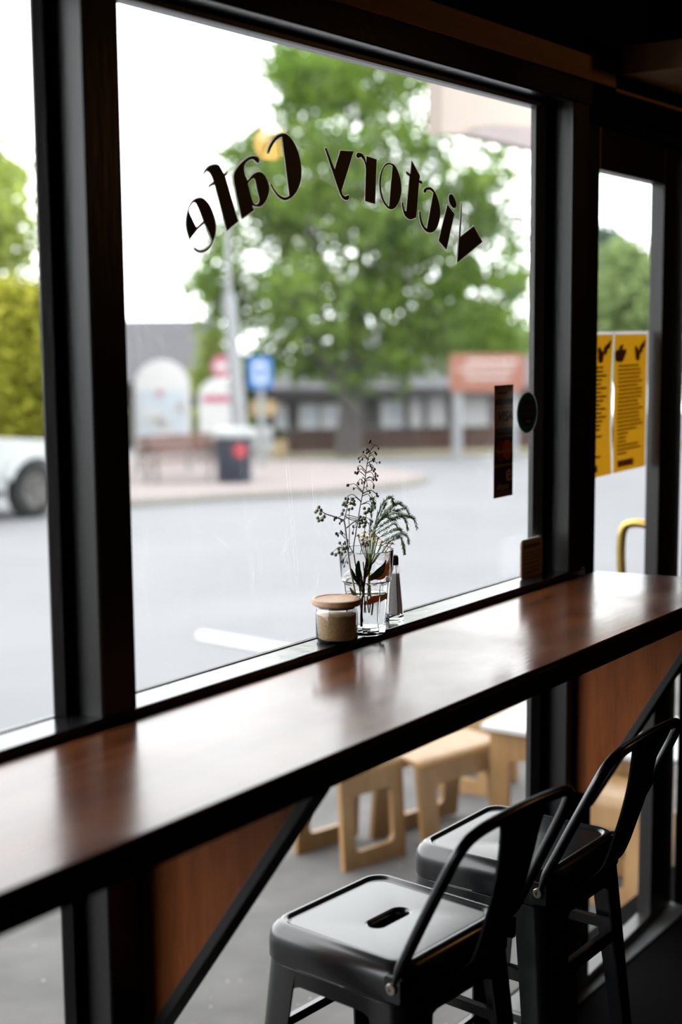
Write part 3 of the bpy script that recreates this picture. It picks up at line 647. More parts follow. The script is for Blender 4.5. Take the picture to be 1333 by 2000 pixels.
# 2 berry sprig
sprig = thing('berry_sprig', 'silver grey sprig with clusters of felted round berries leaning left', 'berry sprig', BASE)
bs = MB()
for pts, r0, r1 in (([(540, 1560, -0.004), (500, 1350, -0.012), (470, 1200, -0.014), (445, 1000, -0.014), (428, 850, -0.012), (415, 790, -0.012)], 0.0019, 0.0016),
                    ([(418, 800, -0.012), (330, 768, -0.014), (260, 745, -0.018), (222, 722, -0.02)], 0.0014, 0.0009),
                    ([(418, 800, -0.012), (440, 720, -0.01), (455, 660, -0.008)], 0.0013, 0.0008), ([(440, 870, -0.012), (500, 820, -0.016), (555, 795, -0.02)], 0.0015, 0.0009),
                    ([(425, 760, -0.012), (480, 795, -0.014), (540, 800, -0.018)], 0.0011, 0.0007), ([(460, 1060, -0.014), (466, 900, -0.008), (462, 780, -0.004), (470, 690, -0.002)], 0.0013, 0.0008),
                    ([(222, 722, -0.02), (195, 690, -0.02)], 0.0008, 0.0006), ([(250, 745, -0.018), (225, 770, -0.016), (195, 790, -0.016)], 0.0008, 0.0006),
                    ([(462, 1075, -0.014), (420, 1040, -0.02), (380, 1010, -0.022)], 0.001, 0.0006), ([(445, 1050, -0.014), (380, 1040, -0.024), (345, 1060, -0.026), (315, 1090, -0.026)], 0.0011, 0.0006), ([(560, 1120, 0.0), (600, 900, 0.004), (615, 760, 0.004), (625, 715, 0.004)], 0.0011, 0.0007)):
    pp = spline([T(a, b, c) for a, b, c in pts], 5); n_ = len(pp)
    bs.tube(pp, [r0 + (r1 - r0) * i / (n_ - 1) for i in range(n_)], 7)
bs.build('stem', M['stem_silver'], sprig, 60)
clusters = [([(195, 685), (180, 715), (215, 712), (210, 742), (185, 780), (195, 806), (225, 798), (243, 770), (168, 728)], -0.02, 'berry_olive'),
            ([(420, 645), (435, 672), (452, 612), (488, 615), (500, 652), (512, 662), (462, 706), (490, 696), (402, 742), (415, 712), (475, 650), (445, 640), (508, 632), (410, 662)], -0.006, 'berry'),
            ([(560, 772), (550, 800), (580, 822), (602, 790), (610, 822), (595, 856), (555, 857), (558, 830), (588, 778), (575, 800), (605, 845)], -0.02, 'berry'),
            ([(600, 696), (605, 737), (635, 715), (657, 725), (640, 700), (662, 705), (625, 730)], 0.004, 'berry'),
            ([(312, 1097), (345, 1107), (370, 1056), (380, 1002), (412, 1056), (398, 1100), (428, 1080), (372, 1086), (428, 1052), (440, 1040)], -0.024, 'berry'),
            ([(585, 1010), (605, 1030), (630, 1020), (618, 1000)], -0.03, 'berry')]
for pts, y, mm in clusters:
    for a, c in pts:
        b = MB(); q = T(a, c, y + rnd.uniform(-0.004, 0.004)); rad_ = rnd.uniform(0.0029, 0.0035)
        b.ball(q, rad_, 10, 8, 0.95); b.ball(q + Vector((0, -0.0006, rad_ * 0.85)), rad_ * 0.45, 7, 5, 0.5)
        b.build('berry', M[mm], sprig, 70)
# 3 feathery sprig
fern = thing('feathery_sprig', 'feathery dark green needle sprig arching over to the right', 'foliage sprig', BASE)
fr_ = MB()
fronds = [[(650, 1000), (700, 830), (750, 680), (820, 592)], [(690, 900), (760, 760), (830, 690), (900, 650), (960, 680), (1000, 742)], [(700, 860), (790, 740), (880, 660), (925, 655)],
          [(700, 900), (820, 800), (900, 780), (1000, 765), (1045, 790), (1068, 870)], [(740, 1010), (850, 950), (930, 918), (980, 940), (993, 1000)], [(760, 1020), (870, 970), (920, 950), (945, 1020), (960, 1090)],
          [(700, 870), (850, 800), (920, 760), (970, 800), (985, 880)], [(640, 1000), (660, 800), (678, 615), (695, 690)], [(720, 820), (840, 720), (905, 715), (975, 690)], [(800, 620), (840, 600), (850, 630), (862, 660)],
          [(690, 930), (800, 870), (870, 830), (900, 870)], [(720, 960), (830, 905), (900, 880), (930, 890)], [(720, 800), (770, 700), (790, 660)], [(750, 780), (860, 740), (930, 745), (1000, 770)], [(690, 880), (740, 800), (800, 770), (880, 800)]]
for k, fr in enumerate(fronds):
    y0 = rnd.uniform(-0.02, 0.025)
    pp = spline([T(640 if i < 0 else a, b, y0 * (i + 1) / len(fr)) for i, (a, b) in enumerate(fr)], 8); n_ = len(pp)
    fr_.tube(pp, [0.0007 - 0.0005 * i / n_ for i in range(n_)], 5)
    for i in range(3, n_):
        d = (pp[i] - pp[i - 1]).normalized()
        for s_ in (-1, 1):
            for rep in range(2):
                side = Vector((d.z, rnd.uniform(-0.9, 0.9), -d.x)) * s_
                L_ = rnd.uniform(0.006, 0.011) * (1.0 if i < n_ - 3 else 0.7)
                st_ = pp[i].lerp(pp[i - 1], rnd.random()); e_ = st_ + (d * 0.9 + side.normalized() * 0.5).normalized() * L_
                fr_.tube([st_, st_.lerp(e_, 0.5) + Vector((0, 0, 0.0003)), e_], [0.00045, 0.0008, 0.0002], 4, 0.5)
for a, b in ((650, 1000), (690, 900), (700, 870), (760, 1020), (720, 960)):
    fr_.tube(spline([T(620, 1600, 0.012), T(650, 1250, 0.014), T(a, b, 0.004)], 5), 0.0009, 5)
fr_.build('needle_frond', M['fern'], fern, 60)
# 4 daisies
dais = thing('daisy_spray', 'spray of small fading yellow daisies on green stalks at the rim', 'daisy spray', BASE)
dm = MB(); heads = [(545, 935), (592, 942), (662, 890), (660, 945), (690, 992), (755, 990), (800, 1030), (846, 1005), (788, 1042), (838, 1052), (722, 962), (622, 952), (602, 905), (702, 940), (578, 975), (640, 985), (745, 1020), (815, 1000), (680, 925)]
hub = T(640, 1240, 0.008)
dm.tube(spline([T(640, 1620, 0.008), T(650, 1450, 0.012), hub], 5), 0.0016, 7)
for a, b in heads:
    y = rnd.uniform(-0.022, 0.022); e_ = T(a, b, y)
    dm.tube(spline([hub, hub.lerp(e_, 0.55) + Vector((0, 0, -0.004)), e_], 5), 0.0008, 5)
dm.build('stalk', M['stem_green'], dais, 60)
for k, (a, b) in enumerate(heads):
    y = ((k * 37) % 11 - 5) / 5 * 0.02; c = T(a, b, y)
    hd = MB(); hd.lathe([(1e-4, 0.0026), (0.0016, 0.0022), (0.0026, 0.001), (0.0026, -0.0004), (0.0008, -0.002)], 10, c, False, True)
    h = hd.build('flower_head', M['daisy'], dais, 50)
    pt = MB(); n_ = 9
    for i in range(n_):
        t_ = 2 * math.pi * i / n_ + k; L_ = rnd.uniform(0.0045, 0.006); dr = Vector((math.cos(t_), math.sin(t_), rnd.uniform(-0.7, -0.1))); sd_ = Vector((-math.sin(t_), math.cos(t_), 0)) * 0.0011
        p0 = c + Vector((math.cos(t_), math.sin(t_), 0)) * 0.0018
        pt.add([p0 - sd_ * 0.5, p0 + dr * L_ * 0.6 - sd_, p0 + dr * L_, p0 + dr * L_ * 0.6 + sd_, p0 + sd_ * 0.5, p0 + dr * L_ * 0.55 - Vector((0, 0, 0.0004))], [(0, 1, 5), (1, 2, 5), (2, 3, 5), (3, 4, 5), (4, 0, 5)])
    pt.build('petals', M['petal'], h, fix=False)
# 5 leafy stem, 6 orange petal
leafy = thing('leafy_stem', 'short woody stem with broad dark green leaves inside the glass', 'leafy stem', BASE)
MB().tube(spline([T(578, 1740, -0.006), T(580, 1600, -0.008), T(592, 1450, -0.008), T(600, 1300, -0.008), T(590, 1180, -0.006)], 6), [0.0024] * 6 + [0.0020] * 12 + [0.001] * 7, 8).build('woody_stem', M['stem_dark'], leafy, 60)
def blade(pts_px, w_, y0, y1, m, parent, name, twist=0.0, cup=0.25):
    pp = spline([T(a, b, y0 + (y1 - y0) * i / (len(pts_px) - 1)) for i, (a, b) in enumerate(pts_px)], 6); n_ = len(pp); mb = MB(); rows = []
    for i, p in enumerate(pp):
        d = (pp[min(i + 1, n_ - 1)] - pp[max(i - 1, 0)]).normalized(); sdv = d.cross(Vector((math.sin(twist), -math.cos(twist), 0.15))).normalized(); nv = sdv.cross(d)
        t = i / (n_ - 1); wd = w_ * math.sin(math.pi * (0.04 + 0.92 * t)) ** 0.8
        rows.append([p + sdv * wd * s_ + nv * cup * wd * s_ * s_ for s_ in (-1, -0.5, 0, 0.5, 1)])
    k = len(rows[0])
    for i in range(n_ - 1):
        for j in range(k - 1):
            mb.add([rows[i][j], rows[i][j + 1], rows[i + 1][j + 1], rows[i + 1][j]], [(0, 1, 2, 3)])
    o = mb.build(name, m, parent, 80, fix=False); sol = o.modifiers.new('thick', 'SOLIDIFY'); sol.thickness = 0.0004; return o
blade([(592, 1400), (600, 1290), (612, 1200), (618, 1145)], 0.0085, -0.010, -0.020, M['leafblade'], leafy, 'leaf', 0.2)
blade([(585, 1440), (560, 1330), (540, 1240), (548, 1160)], 0.0065, -0.010, -0.024, M['leafblade'], leafy, 'leaf', -0.4)
blade([(595, 1330), (640, 1250), (660, 1190), (655, 1150)], 0.0065, -0.006, 0.006, M['leafblade'], leafy, 'leaf', 0.6)
blade([(560, 1380), (500, 1290), (470, 1220)], 0.0050, -0.010, -0.012, M['leafblade'], leafy, 'leaf', 0.0)
blade([(600, 1480), (590, 1400), (570, 1330)], 0.0060, -0.014, -0.022, M['leafblade'], leafy, 'leaf', 0.3)
blade([(520, 1460), (490, 1440), (470, 1400)], 0.0045, -0.01, -0.016, M['stem_silver'], leafy, 'leaf', 0.3)
blade([(640, 1330), (700, 1290), (760, 1250), (810, 1190)], 0.0075, -0.018, -0.014, M['leafblade'], leafy, 'leaf', 0.3)
orange = thing('orange_petal', 'curled orange dried petal lying across the inside of the flower glass', 'petal', BASE)
blade([(640, 1308), (700, 1300), (760, 1280), (820, 1240), (850, 1200)], 0.0085, -0.012, -0.012, M['orange'], orange, 'petal_blade', 0.1, 0.6)
blade([(600, 1540), (650, 1500), (720, 1460), (790, 1430)], 0.0065, -0.010, -0.008, M['orange'], orange, 'petal_blade', 0.2, 0.4)

# ================================================================ WRITING AND STICKERS ON THE GLASS
LA = lambda p: (350 + p[0] / 4.3, 240 + p[1] / 4.3) + tuple(p[2:])
LB = lambda p: (630 + p[0] / 4.0394, 270 + p[1] / 4.0394) + tuple(p[2:])
c = 1
letters = [
 ('e', LA, [(88, 978, c), (70, 920), (58, 850), (65, 775), (85, 705), (120, 652), (170, 630), (215, 645), (260, 700), (295, 790), (308, 870), (300, 950), (275, 1020), (240, 1065), (195, 1087), (155, 1080), (130, 1062), (125, 1047, c), (140, 1055), (175, 1072), (220, 1062), (258, 1030), (275, 990), (250, 920), (213, 842, c), (152, 892, c)],
  [[(147, 883, c), (112, 810), (84, 742), (95, 700), (125, 665), (152, 690), (185, 770), (207, 828, c)]]),
 ('f', LA, [(207, 440, c), (215, 405), (250, 365), (300, 350), (335, 360), (360, 400), (377, 432, c), (393, 425), (403, 413), (402, 428), (384, 441, c), (495, 827, c), (402, 905, c), (302, 520, c), (285, 518), (262, 530), (250, 543, c), (255, 526), (275, 508), (292, 498, c), (280, 455), (255, 415), (235, 403), (218, 415)], []),
 ('a', LA, [(668, 335, c), (672, 310), (655, 287), (615, 280), (570, 297), (520, 340), (480, 390), (460, 440), (462, 490), (475, 560), (500, 680), (528, 803, c), (627, 735, c), (612, 693, c), (650, 703), (690, 697), (725, 660), (750, 600), (755, 540), (740, 480), (710, 430), (670, 412), (625, 430), (590, 468), (575, 490, c), (555, 440), (545, 390), (553, 345), (585, 312), (620, 305), (640, 320), (655, 336, c)],
  [[(578, 510), (605, 475), (628, 466), (642, 490), (658, 570), (675, 640), (668, 672), (645, 686), (622, 668), (602, 610), (587, 550)]]),
 ('C', LA, [(743, 252, c), (752, 215), (775, 165), (815, 115), (860, 93), (905, 97), (955, 150), (1000, 245), (1022, 345), (1027, 430), (1018, 500), (990, 570), (950, 620), (905, 647), (870, 645), (830, 617), (795, 570), (772, 528), (766, 511, c), (777, 516, c), (800, 560), (835, 600), (870, 622), (900, 625), (928, 612, c), (866, 115, c), (838, 125), (800, 160), (770, 210), (754, 252, c)], []),
 ('y', LB, [(20, 80, c), (32, 76, c), (97, 248, c), (143, 97, c), (245, 104, c), (150, 415, c), (160, 445), (180, 460), (203, 450), (210, 468), (195, 488), (165, 478), (145, 448), (130, 410), (85, 275)], []),
 ('r', LB, [(348, 142, c), (427, 167, c), (415, 518, c), (338, 495, c), (344, 245, c), (335, 190), (310, 152), (296, 150), (280, 155), (268, 140), (275, 118), (292, 115), (315, 125), (335, 160), (347, 200, c)], []),
 ('o', LB, [(525, 195), (570, 215), (605, 285), (622, 370), (620, 440), (600, 510), (570, 550), (540, 560), (505, 540), (470, 480), (452, 400), (452, 320), (470, 250), (495, 210)],
  [[(555, 218, c), (527, 543, c), (500, 515), (475, 460), (461, 390), (463, 310), (480, 245), (507, 212), (535, 207)]]),
 ('t', LB, [(706, 180, c), (770, 297, c), (764, 334, c), (778, 336), (788, 350), (780, 360), (761, 350, c), (742, 600), (725, 630), (695, 640), (660, 620), (640, 580), (628, 530), (627, 503, c), (635, 505, c), (641, 545), (650, 572), (663, 577, c), (690, 300, c), (676, 290), (663, 275), (667, 265), (682, 277), (695, 286, c)], []),
 ('c', LB, [(803, 430, c), (799, 412), (812, 395), (840, 387), (870, 400), (905, 460), (928, 550), (928, 620), (910, 690), (885, 730), (850, 745), (815, 730), (785, 690), (767, 630), (764, 575, c), (772, 580, c), (781, 640), (800, 690), (825, 715, c), (877, 430, c), (850, 407), (825, 409), (812, 430, c)], []),
 ('i', LB, [(987, 525, c), (1042, 598, c), (978, 880, c), (918, 808, c)], []),
 ('i2', LB, [(1008, 443), (1030, 450), (1055, 510), (1052, 546), (1030, 548), (1005, 510), (997, 465)], []),
 ('v', LB, [(1098, 507, c), (1104, 510, c), (1087, 780, c), (1195, 692, c), (1263, 818, c), (1063, 983, c)], []),
]
LO = on_window(650, 390, 0.0)
sign = thing('window_lettering', 'dark vinyl words Victory Cafe arched across the window, reversed from inside', 'window lettering', LO)
def offset(lp, d):
    n = len(lp); P = [Vector(p) for p in lp]; area = sum(P[i].x * P[(i + 1) % n].y - P[(i + 1) % n].x * P[i].y for i in range(n)); sgn = 1 if area > 0 else -1; out = []
    for i in range(n):
        a = (P[i] - P[i - 1]); b = (P[(i + 1) % n] - P[i])
        if a.length < 1e-6: a = b
        if b.length < 1e-6: b = a
        na = Vector((a.y, -a.x)).normalized(); nb = Vector((b.y, -b.x)).normalized(); m_ = na + nb
        m_ = m_ / max(0.35, m_.length_squared / 2) if m_.length > 1e-3 else na
        out.append(tuple(P[i] + m_ * d * sgn * (1.0 if m_.length < 1.8 else 1.8 / m_.length)))
    return out
def on_glass(loop): 
    o = []
    for p in loop:
        w_ = on_window(p[0], p[1], 0.0); o.append((w_.x - LO.x, w_.z - LO.z))
    return o
prev_letter = None
for nm, fn, outer, holes in letters:
    lo = on_glass(smooth_loop([fn(p) for p in outer])); lh = [on_glass(smooth_loop([fn(p) for p in h])) for h in holes]
    mb = prev_letter if nm == 'i2' else MB()
    if nm != 'i2': ol = MB()
    mb.poly(lo, lh, lambda a, b, d: (a, d, b), -0.0006, 0.0001)
    ol.poly(offset(lo, 0.0016), [offset(h, -0.0012) for h in lh] if lh else [], lambda a, b, d: (a, d, b), 0.0002, 0.0006)
    if nm == 'i': prev_letter = mb; continue
    o = mb.build('letter', M['vinyl'], sign); ol.build('outline', M['vinyl_line'], o)

# payment sticker strip
p0 = on_window(965, 974, -0.0012); p1 = on_window(1003, 750.5, -0.0012); SW = p1.x - p0.x; SH = p1.z - p0.z
strip = thing('payment_sticker', 'tall dark brown strip of card payment logos stuck on the window', 'sticker', ((p0.x + p1.x) / 2, -0.0012, p0.z))
MB().box(-SW / 2, SW / 2, -0.0004, 0.0008, 0, SH).build('backing', M['st_brown'], strip)
def zf(f_): return SH * (1 - f_)
def bar_(nm, x0, x1, f0, f1, m, d=0.0006): return MB().box(x0 * SW / 2, x1 * SW / 2, -d - 0.0002, -0.0004, zf(f1), zf(f0)).build(nm, m, strip)
bar_('panel', -0.92, 0.92, 0.015, 0.115, M['st_tan']); bar_('ink_line', -0.7, 0.3, 0.06, 0.078, M['st_black'], 0.0009)
bar_('panel', -0.92, 0.92, 0.128, 0.165, M['st_black']); bar_('panel', -0.9, 0.92, 0.18, 0.20, M['st_tan'])
bar_('panel', -0.9, 0.94, 0.208, 0.375, M['st_tan']); bar_('panel', -0.9, 0.94, 0.385, 0.445, M['st_black'])
t_ = text_mesh('VISA', 'lettering', 0.030, M['st_black'], strip, SW * 0.78, 0.25, 0.001); t_.location = (0.004, -0.0011, zf(0.283))
bar_('panel', -0.92, 0.94, 0.465, 0.700, M['st_maroon'])
def disc(nm, x, z, r, m, d, ry=None):
    mb = MB(); mb.loft([[(x + r * math.cos(a), y, z + (ry or r) * math.sin(a)) for a in [2 * math.pi * i / 32 for i in range(32)]] for y in (-d - 0.0002, -0.0005)]); return mb.build(nm, m, strip)
disc('logo_disc', -0.0125, zf(0.585), 0.0215, M['st_red'], 0.0008); disc('logo_disc', 0.0150, zf(0.580), 0.0215, M['st_orange'], 0.0010)
t_ = text_mesh('MasterCard', 'lettering', 0.014, M['st_cream'], strip, SW * 0.80); t_.location = (0.0, -0.0014, zf(0.588))
bar_('ink_line', -0.92, 0.94, 0.708, 0.722, M['st_tan'], 0.0009)
bar_('panel', -0.85, 0.90, 0.732, 0.945, M['st_maroon'])
t_ = text_mesh('e', 'lettering', 0.052, M['st_cream'], strip, SW * 0.30, 0, 0.0012); t_.location = (0.022, -0.0011, zf(0.795))
t_ = text_mesh('eftpos', 'lettering', 0.020, M['st_cream'], strip, SW * 0.62); t_.location = (-0.004, -0.0011, zf(0.905))
# round licence sticker
pc = on_window(1031, 806, -0.0215); RR_ = 0.047
rs = thing('round_sticker', 'round teal and black licence sticker at the right edge of the window', 'sticker', (pc.x, -0.0215, pc.z))
def rdisc(nm, r, m, y, parent): 
    mb = MB(); mb.loft([[(r * math.cos(a), yy, r * math.sin(a)) for a in [2 * math.pi * i / 48 for i in range(48)]] for yy in (y - 0.0003, y)]); return mb.build(nm, m, parent)
rdisc('rim', RR_, M['paper_white'], 0.0008, rs); rdisc('ring', RR_ * 0.93, M['st_teal'], 0.0, rs); rdisc('centre', RR_ * 0.63, M['st_black'], -0.0008, rs)
MB().box(-0.036, 0.036, -0.0019, -0.0012, 0.006, 0.019).build('band', M['st_black'], rs)
t_ = text_mesh('LICENSED', 'lettering', 0.0155, M['paper_white'], rs, 0.068); t_.location = (0, -0.0022, 0.0125)
t_ = text_mesh('TO PLAY', 'lettering', 0.0165, M['paper_white'], rs, 0.056); t_.location = (0, -0.0018, -0.0035)
MB().box(-0.011, 0.011, -0.0016, -0.0012, -0.0205, -0.0175).build('small_line', M['st_cream'], rs)
# beige card in the corner
ca = on_window(1018, 1120, -0.022); cb = on_window(1060, 1042, -0.022)
card = thing('corner_card', 'small rounded beige printed card standing in the right corner of the sill', 'card', ((ca.x + cb.x) / 2, -0.022, SILL))
CW, CH = (cb.x - ca.x) / 2, 0.083
MB().loft([[(x, y, CH / 2 + z) for x, z in rr(CW, CH / 2, 0.010, 5)] for y in (-0.0010, 0.0010)]).build('card_board', M['card'], card)
MB().loft([[(x, y, 0.0018 + CH / 2 + z) for x, z in rr(CW + 0.001, CH / 2 + 0.0018, 0.011, 5)] for y in (0.0011, 0.0030)]).build('card_back', M['card_edge'], card)
for k, (z_, h_, w0, w1, m_) in enumerate(((0.066, 0.0085, -0.8, 0.75, 'card_ink2'), (0.054, 0.003, -0.75, 0.8, 'card_ink'), (0.0465, 0.003, -0.8, 0.75, 'card_ink'), (0.039, 0.003, -0.8, 0.78, 'card_ink'), (0.029, 0.0045, -0.78, 0.7, 'card_ink'), (0.0195, 0.0045, -0.78, 0.78, 'card_ink'), (0.0105, 0.0045, -0.72, 0.6, 'card_ink'))):
    MB().box(w0 * CW, w1 * CW, -0.0014, -0.0010, z_, z_ + h_).build('print_line', M[m_], card)
# menus on the door
def dpt(x, y, z): 
    a = math.radians(3.0); return Vector((3.0 + x * math.cos(a) - y * math.sin(a), 0.02 + x * math.sin(a) + y * math.cos(a), z))
def menu(name, x0, x1, bulge_l, bulge_r, seed, label):
    z0, z1 = 1.293, 1.644; o = thing(name, label, 'menu', dpt((x0 + x1) / 2, 0, z0), math.radians(3.0), 'ochre menus on the door'); cx = (x0 + x1) / 2; r_ = random.Random(seed)
    nz, nx = 14, 6
    def edge(t): 
        s_ = math.sin(math.pi * t); return x0 - cx + bulge_l * s_, x1 - cx - bulge_r * s_
    def depth(sx, t): s_ = math.sin(math.pi * t); return -0.0032 - 0.012 * s_ * ((1 - sx) * (bulge_l > 0) + sx * (bulge_r > 0)) ** 3
    def surf(sx, t, d=0.0):
        a, b = edge(t); return (a + (b - a) * sx, depth(sx, t) + d, (z1 - z0) * t)
    def grid(u0, u1, t0, t1, d, nx=nx, nz=nz):
        mb = MB(); vs = [surf(u0 + (u1 - u0) * i / nx, t0 + (t1 - t0) * j / nz, d) for j in range(nz + 1) for i in range(nx + 1)]
        mb.add(vs, [(j * (nx + 1) + i, j * (nx + 1) + i + 1, (j + 1) * (nx + 1) + i + 1, (j + 1) * (nx + 1) + i) for j in range(nz) for i in range(nx)]); return mb
    sh = grid(0, 1, 0, 1, 0).build('paper', M['ochre'], o, 80, fix=False)
    grid(-0.02, 1.05, 1.0, 1.022, 0.0006, 6, 1).build('top_tape', M['paper_white'], o, fix=False)
    bd_ = grid(1.0, 1.045, 0.0, 1.0, 0.0006, 1, 14); bd_.build('paper_border', M['paper_white'], o, fix=False)
    ink = MB(); k = 0.775
    while k > 0.13:
        if r_.random() < 0.1: k -= 0.02
        a = 0.10 + r_.uniform(0, 0.04); e_ = a + r_.uniform(0.6, 0.8)
        if k < 0.3 and r_.random() < 0.5: a, e_ = 0.12, r_.uniform(0.3, 0.45)
        g = grid(a, min(e_, 0.9), k - 0.010, k + 0.004, -0.0006, 5, 1); ink.add(g.v, g.f); k -= 0.029
    ink.build('text_line', M['ochre_ink'], o, fix=False)
    g = grid(0.12, 0.62, 0.035, 0.085, -0.0006, 5, 2); g.build('footer_print', M['ochre_ink'], o, fix=False)
    for (cx_, cz_, s_, an) in ((0.10, 0.84, 1.1, -0.5), (0.18, 0.90, 0.7, 0.6), (0.24, 0.855, 1.1, 0.5), (0.68, 0.86, 1.1, 2.2), (0.82, 0.90, 0.8, 0.8), (0.90, 0.93, 0.6, 0.9)):
        vs = []
        for q in range(12):
            t_ = 2 * math.pi * q / 12; lx = math.cos(t_) * 0.021 * s_; lz = math.sin(t_) * 0.013 * s_ * (1 + 0.3 * math.cos(3 * t_))
            vs.append(surf(cx_ + (lx * math.cos(an) - lz * math.sin(an)) / 0.2, cz_ + (lx * math.sin(an) + lz * math.cos(an)) / 0.35, -0.0007))
        MB().add(vs, [tuple(range(12))]).build('leaf_motif', M['ochre_dark'], o, fix=False)
menu('menu_sheet', 0.085, 0.322, 0.0, 0.045, 4, 'left ochre printed menu sheet on the door, nearest the window post')
menu('menu_sheet', 0.334, 0.558, -0.004, 0.0, 9, 'right ochre printed menu sheet on the door, beside the door stile')

# ================================================================ OUTSIDE, NEAR: plywood stools and tables
def u_stool(name, p0, p1, H, depth, splay, label, top_m, cat='stool', group='plywood stools on the footpath', hole=True, th=0.022, shade=None):
    """bent plywood: flat top and two leg panels with a cut-out; p0-p1 is the top edge of the front panel in plan"""
    p0, p1 = Vector(p0), Vector(p1); ex = (p1 - p0); W = ex.length; ex.normalize(); ang = math.atan2(ex.y, ex.x); cx = (p0 + p1) / 2
    zb = min(gz(p0.x, p0.y), gz(p1.x, p1.y)) + 0.041; ct = cx + Vector((-ex.y, ex.x)) * depth / 2
    o = thing(name, label, cat, (ct.x, ct.y, zb), ang, group)
    R = 0.035
    prof = []                                                     # outer line of the panels, front foot over the top to the back foot
    yf = -depth / 2
    side = [(yf - splay, 0.0), (yf - splay * R / H * 0.9, H - R)]
    arc = [(yf + R - R * math.cos(a), H - R + R * math.sin(a)) for a in [math.radians(15 * i) for i in range(1, 7)]]
    def panel(sgn):
        n = Vector((0, -(H), -splay)).normalized()                # outward
        L_ = math.hypot(H - R, splay); 
        outer = rr(W / 2, L_ / 2, 0.004, 2); hole_ = rr(W * 0.31, L_ * 0.30, 0.024, 4) if hole else None
        mb = MB()
        def fn(a, b, d):
            t = (b + L_ / 2) / L_; y = yf - splay * (1 - t) + d; z = (H - R) * t; return (a, y * sgn, z)
        mb.poly(outer, [hole_] if hole else [], fn, 0.0, th)
        return mb
    for sgn in (1, -1):
        pn = panel(sgn).build('leg_panel', M['ply'], o, bevel=0.001)
    tp = MB(); ar_o = [(yf + R - R * math.cos(a), H - R + R * math.sin(a)) for a in [math.radians(15 * i) for i in range(0, 7)]]; r2 = R - th
    ar_i = [(yf + R - r2 * math.cos(a), H - R + r2 * math.sin(a)) for a in [math.radians(15 * i) for i in range(0, 7)]]
    ol = ar_o + [(-y, z) for y, z in ar_o[::-1]]; il = ar_i + [(-y, z) for y, z in ar_i[::-1]]
    sec = ol + il[::-1]
    tp.loft([[(x, y, z) for y, z in sec] for x in (-W / 2, W / 2)])
    tp.build('seat_board', top_m, o, 40)
    return o
u_stool('plywood_stool', (3.955, 1.345), (4.25, 1.275), 0.375, 0.25, 0.02, 'birch plywood stool with a rounded window cut in its leg, nearest the footpath edge', M['ply'])
u_stool('plywood_stool', (4.262, 1.215), (4.70, 1.10), 0.365, 0.24, -0.06 + 0.10, 'birch plywood stool with a pale top standing beside the cut out stool', M['ply'])
def flat_table(name, loc, ang, W, D, H, label, group=None):
    z = gz(*loc) + 0.041; o = thing(name, label, 'table', (*loc, z), ang, group)
    MB().box(-W / 2, W / 2, -D / 2, D / 2, H - 0.02, H).build('table_top', M['white'], o, bevel=0.003)
    for sgn in (-1, 1):
        mb = MB(); x = sgn * (W / 2 - 0.06)
        hole_ = rr(D * 0.26, (H - 0.02) * 0.24, 0.03, 4); outer = rr(D * 0.46, (H - 0.02) / 2, 0.004, 2)
        mb.poly(outer, [hole_], lambda a, b, d, x=x: (x + d, a, b + (H - 0.02) / 2), -0.011, 0.011); mb.build('leg_panel', M['ply'], o, bevel=0.001)
    return o
def place(px, py, H): 
    q = on_ground(px, py, 0.041 + H); return q.x, q.y
flat_table('low_table', place(1100, 1392, 0.46), 0.05, 0.62, 0.40, 0.46, 'low white topped plywood table seen under the bar beside the right post', 'white topped low tables outside')
flat_table('low_table', place(1262, 1434, 0.46), 0.05, 0.55, 0.40, 0.46, 'low white topped plywood table seen through the glass of the door', 'white topped low tables outside')
def end_on(px, py, H): 
    x, y = place(px, py, H); return (x, y + 0.13), (x, y - 0.13)
a_, b_ = end_on(1180, 1560, 0.36)
u_stool('plywood_stool', a_, b_, 0.37, 0.26, 0.02, 'plywood stool outside the door, seen behind the backrest of the far bar stool', M['ply'])
a_, b_ = end_on(905, 1385, 0.36)
u_stool('plywood_stool', a_, b_, 0.36, 0.24, 0.02, 'plywood stool standing just left of the low white table', M['ply'])

# awning piece, top right
aw0 = on_window(850, 156, 2.2); awb = on_window(850, 262, 2.2)
aw = thing('awning_fascia', 'beige awning end panel hanging outside at the top right of the window', 'awning', (aw0.x, 2.2, awb.z))
pts = []
for px, py in ((850, 262), (880, 263), (910, 266), (940, 272), (970, 279), (1000, 286), (1040, 294), (1100, 306), (1180, 320)):
    q = on_window(px, py, 2.2); pts.append((q.x - aw0.x, q.z - awb.z))
outl = pts + [(pts[-1][0], 1.0), (0, 1.0)]
MB().poly(outl, [], lambda a, b, d: (a, d, b), -0.04, 0.04).build('panel', M['awning'], aw)
pt2 = []
for px, py in ((905, 262), (930, 250), (970, 246), (1040, 250), (1180, 266)):
    q = on_window(px, py, 2.16); pt2.append((q.x - aw0.x, q.z - awb.z))
low = [p for p in pts if p[0] > 0.28]
MB().poly(pt2 + low[::-1], [], lambda a, b, d: (a, d, b), -0.052, -0.040).build('underside_shade', mat('mauve awning shade', (0.20, 0.165, 0.165), 0.7, noise=(0.215, 0.18, 0.175)), aw)  # darker band: shading of the awning underside put into the colour

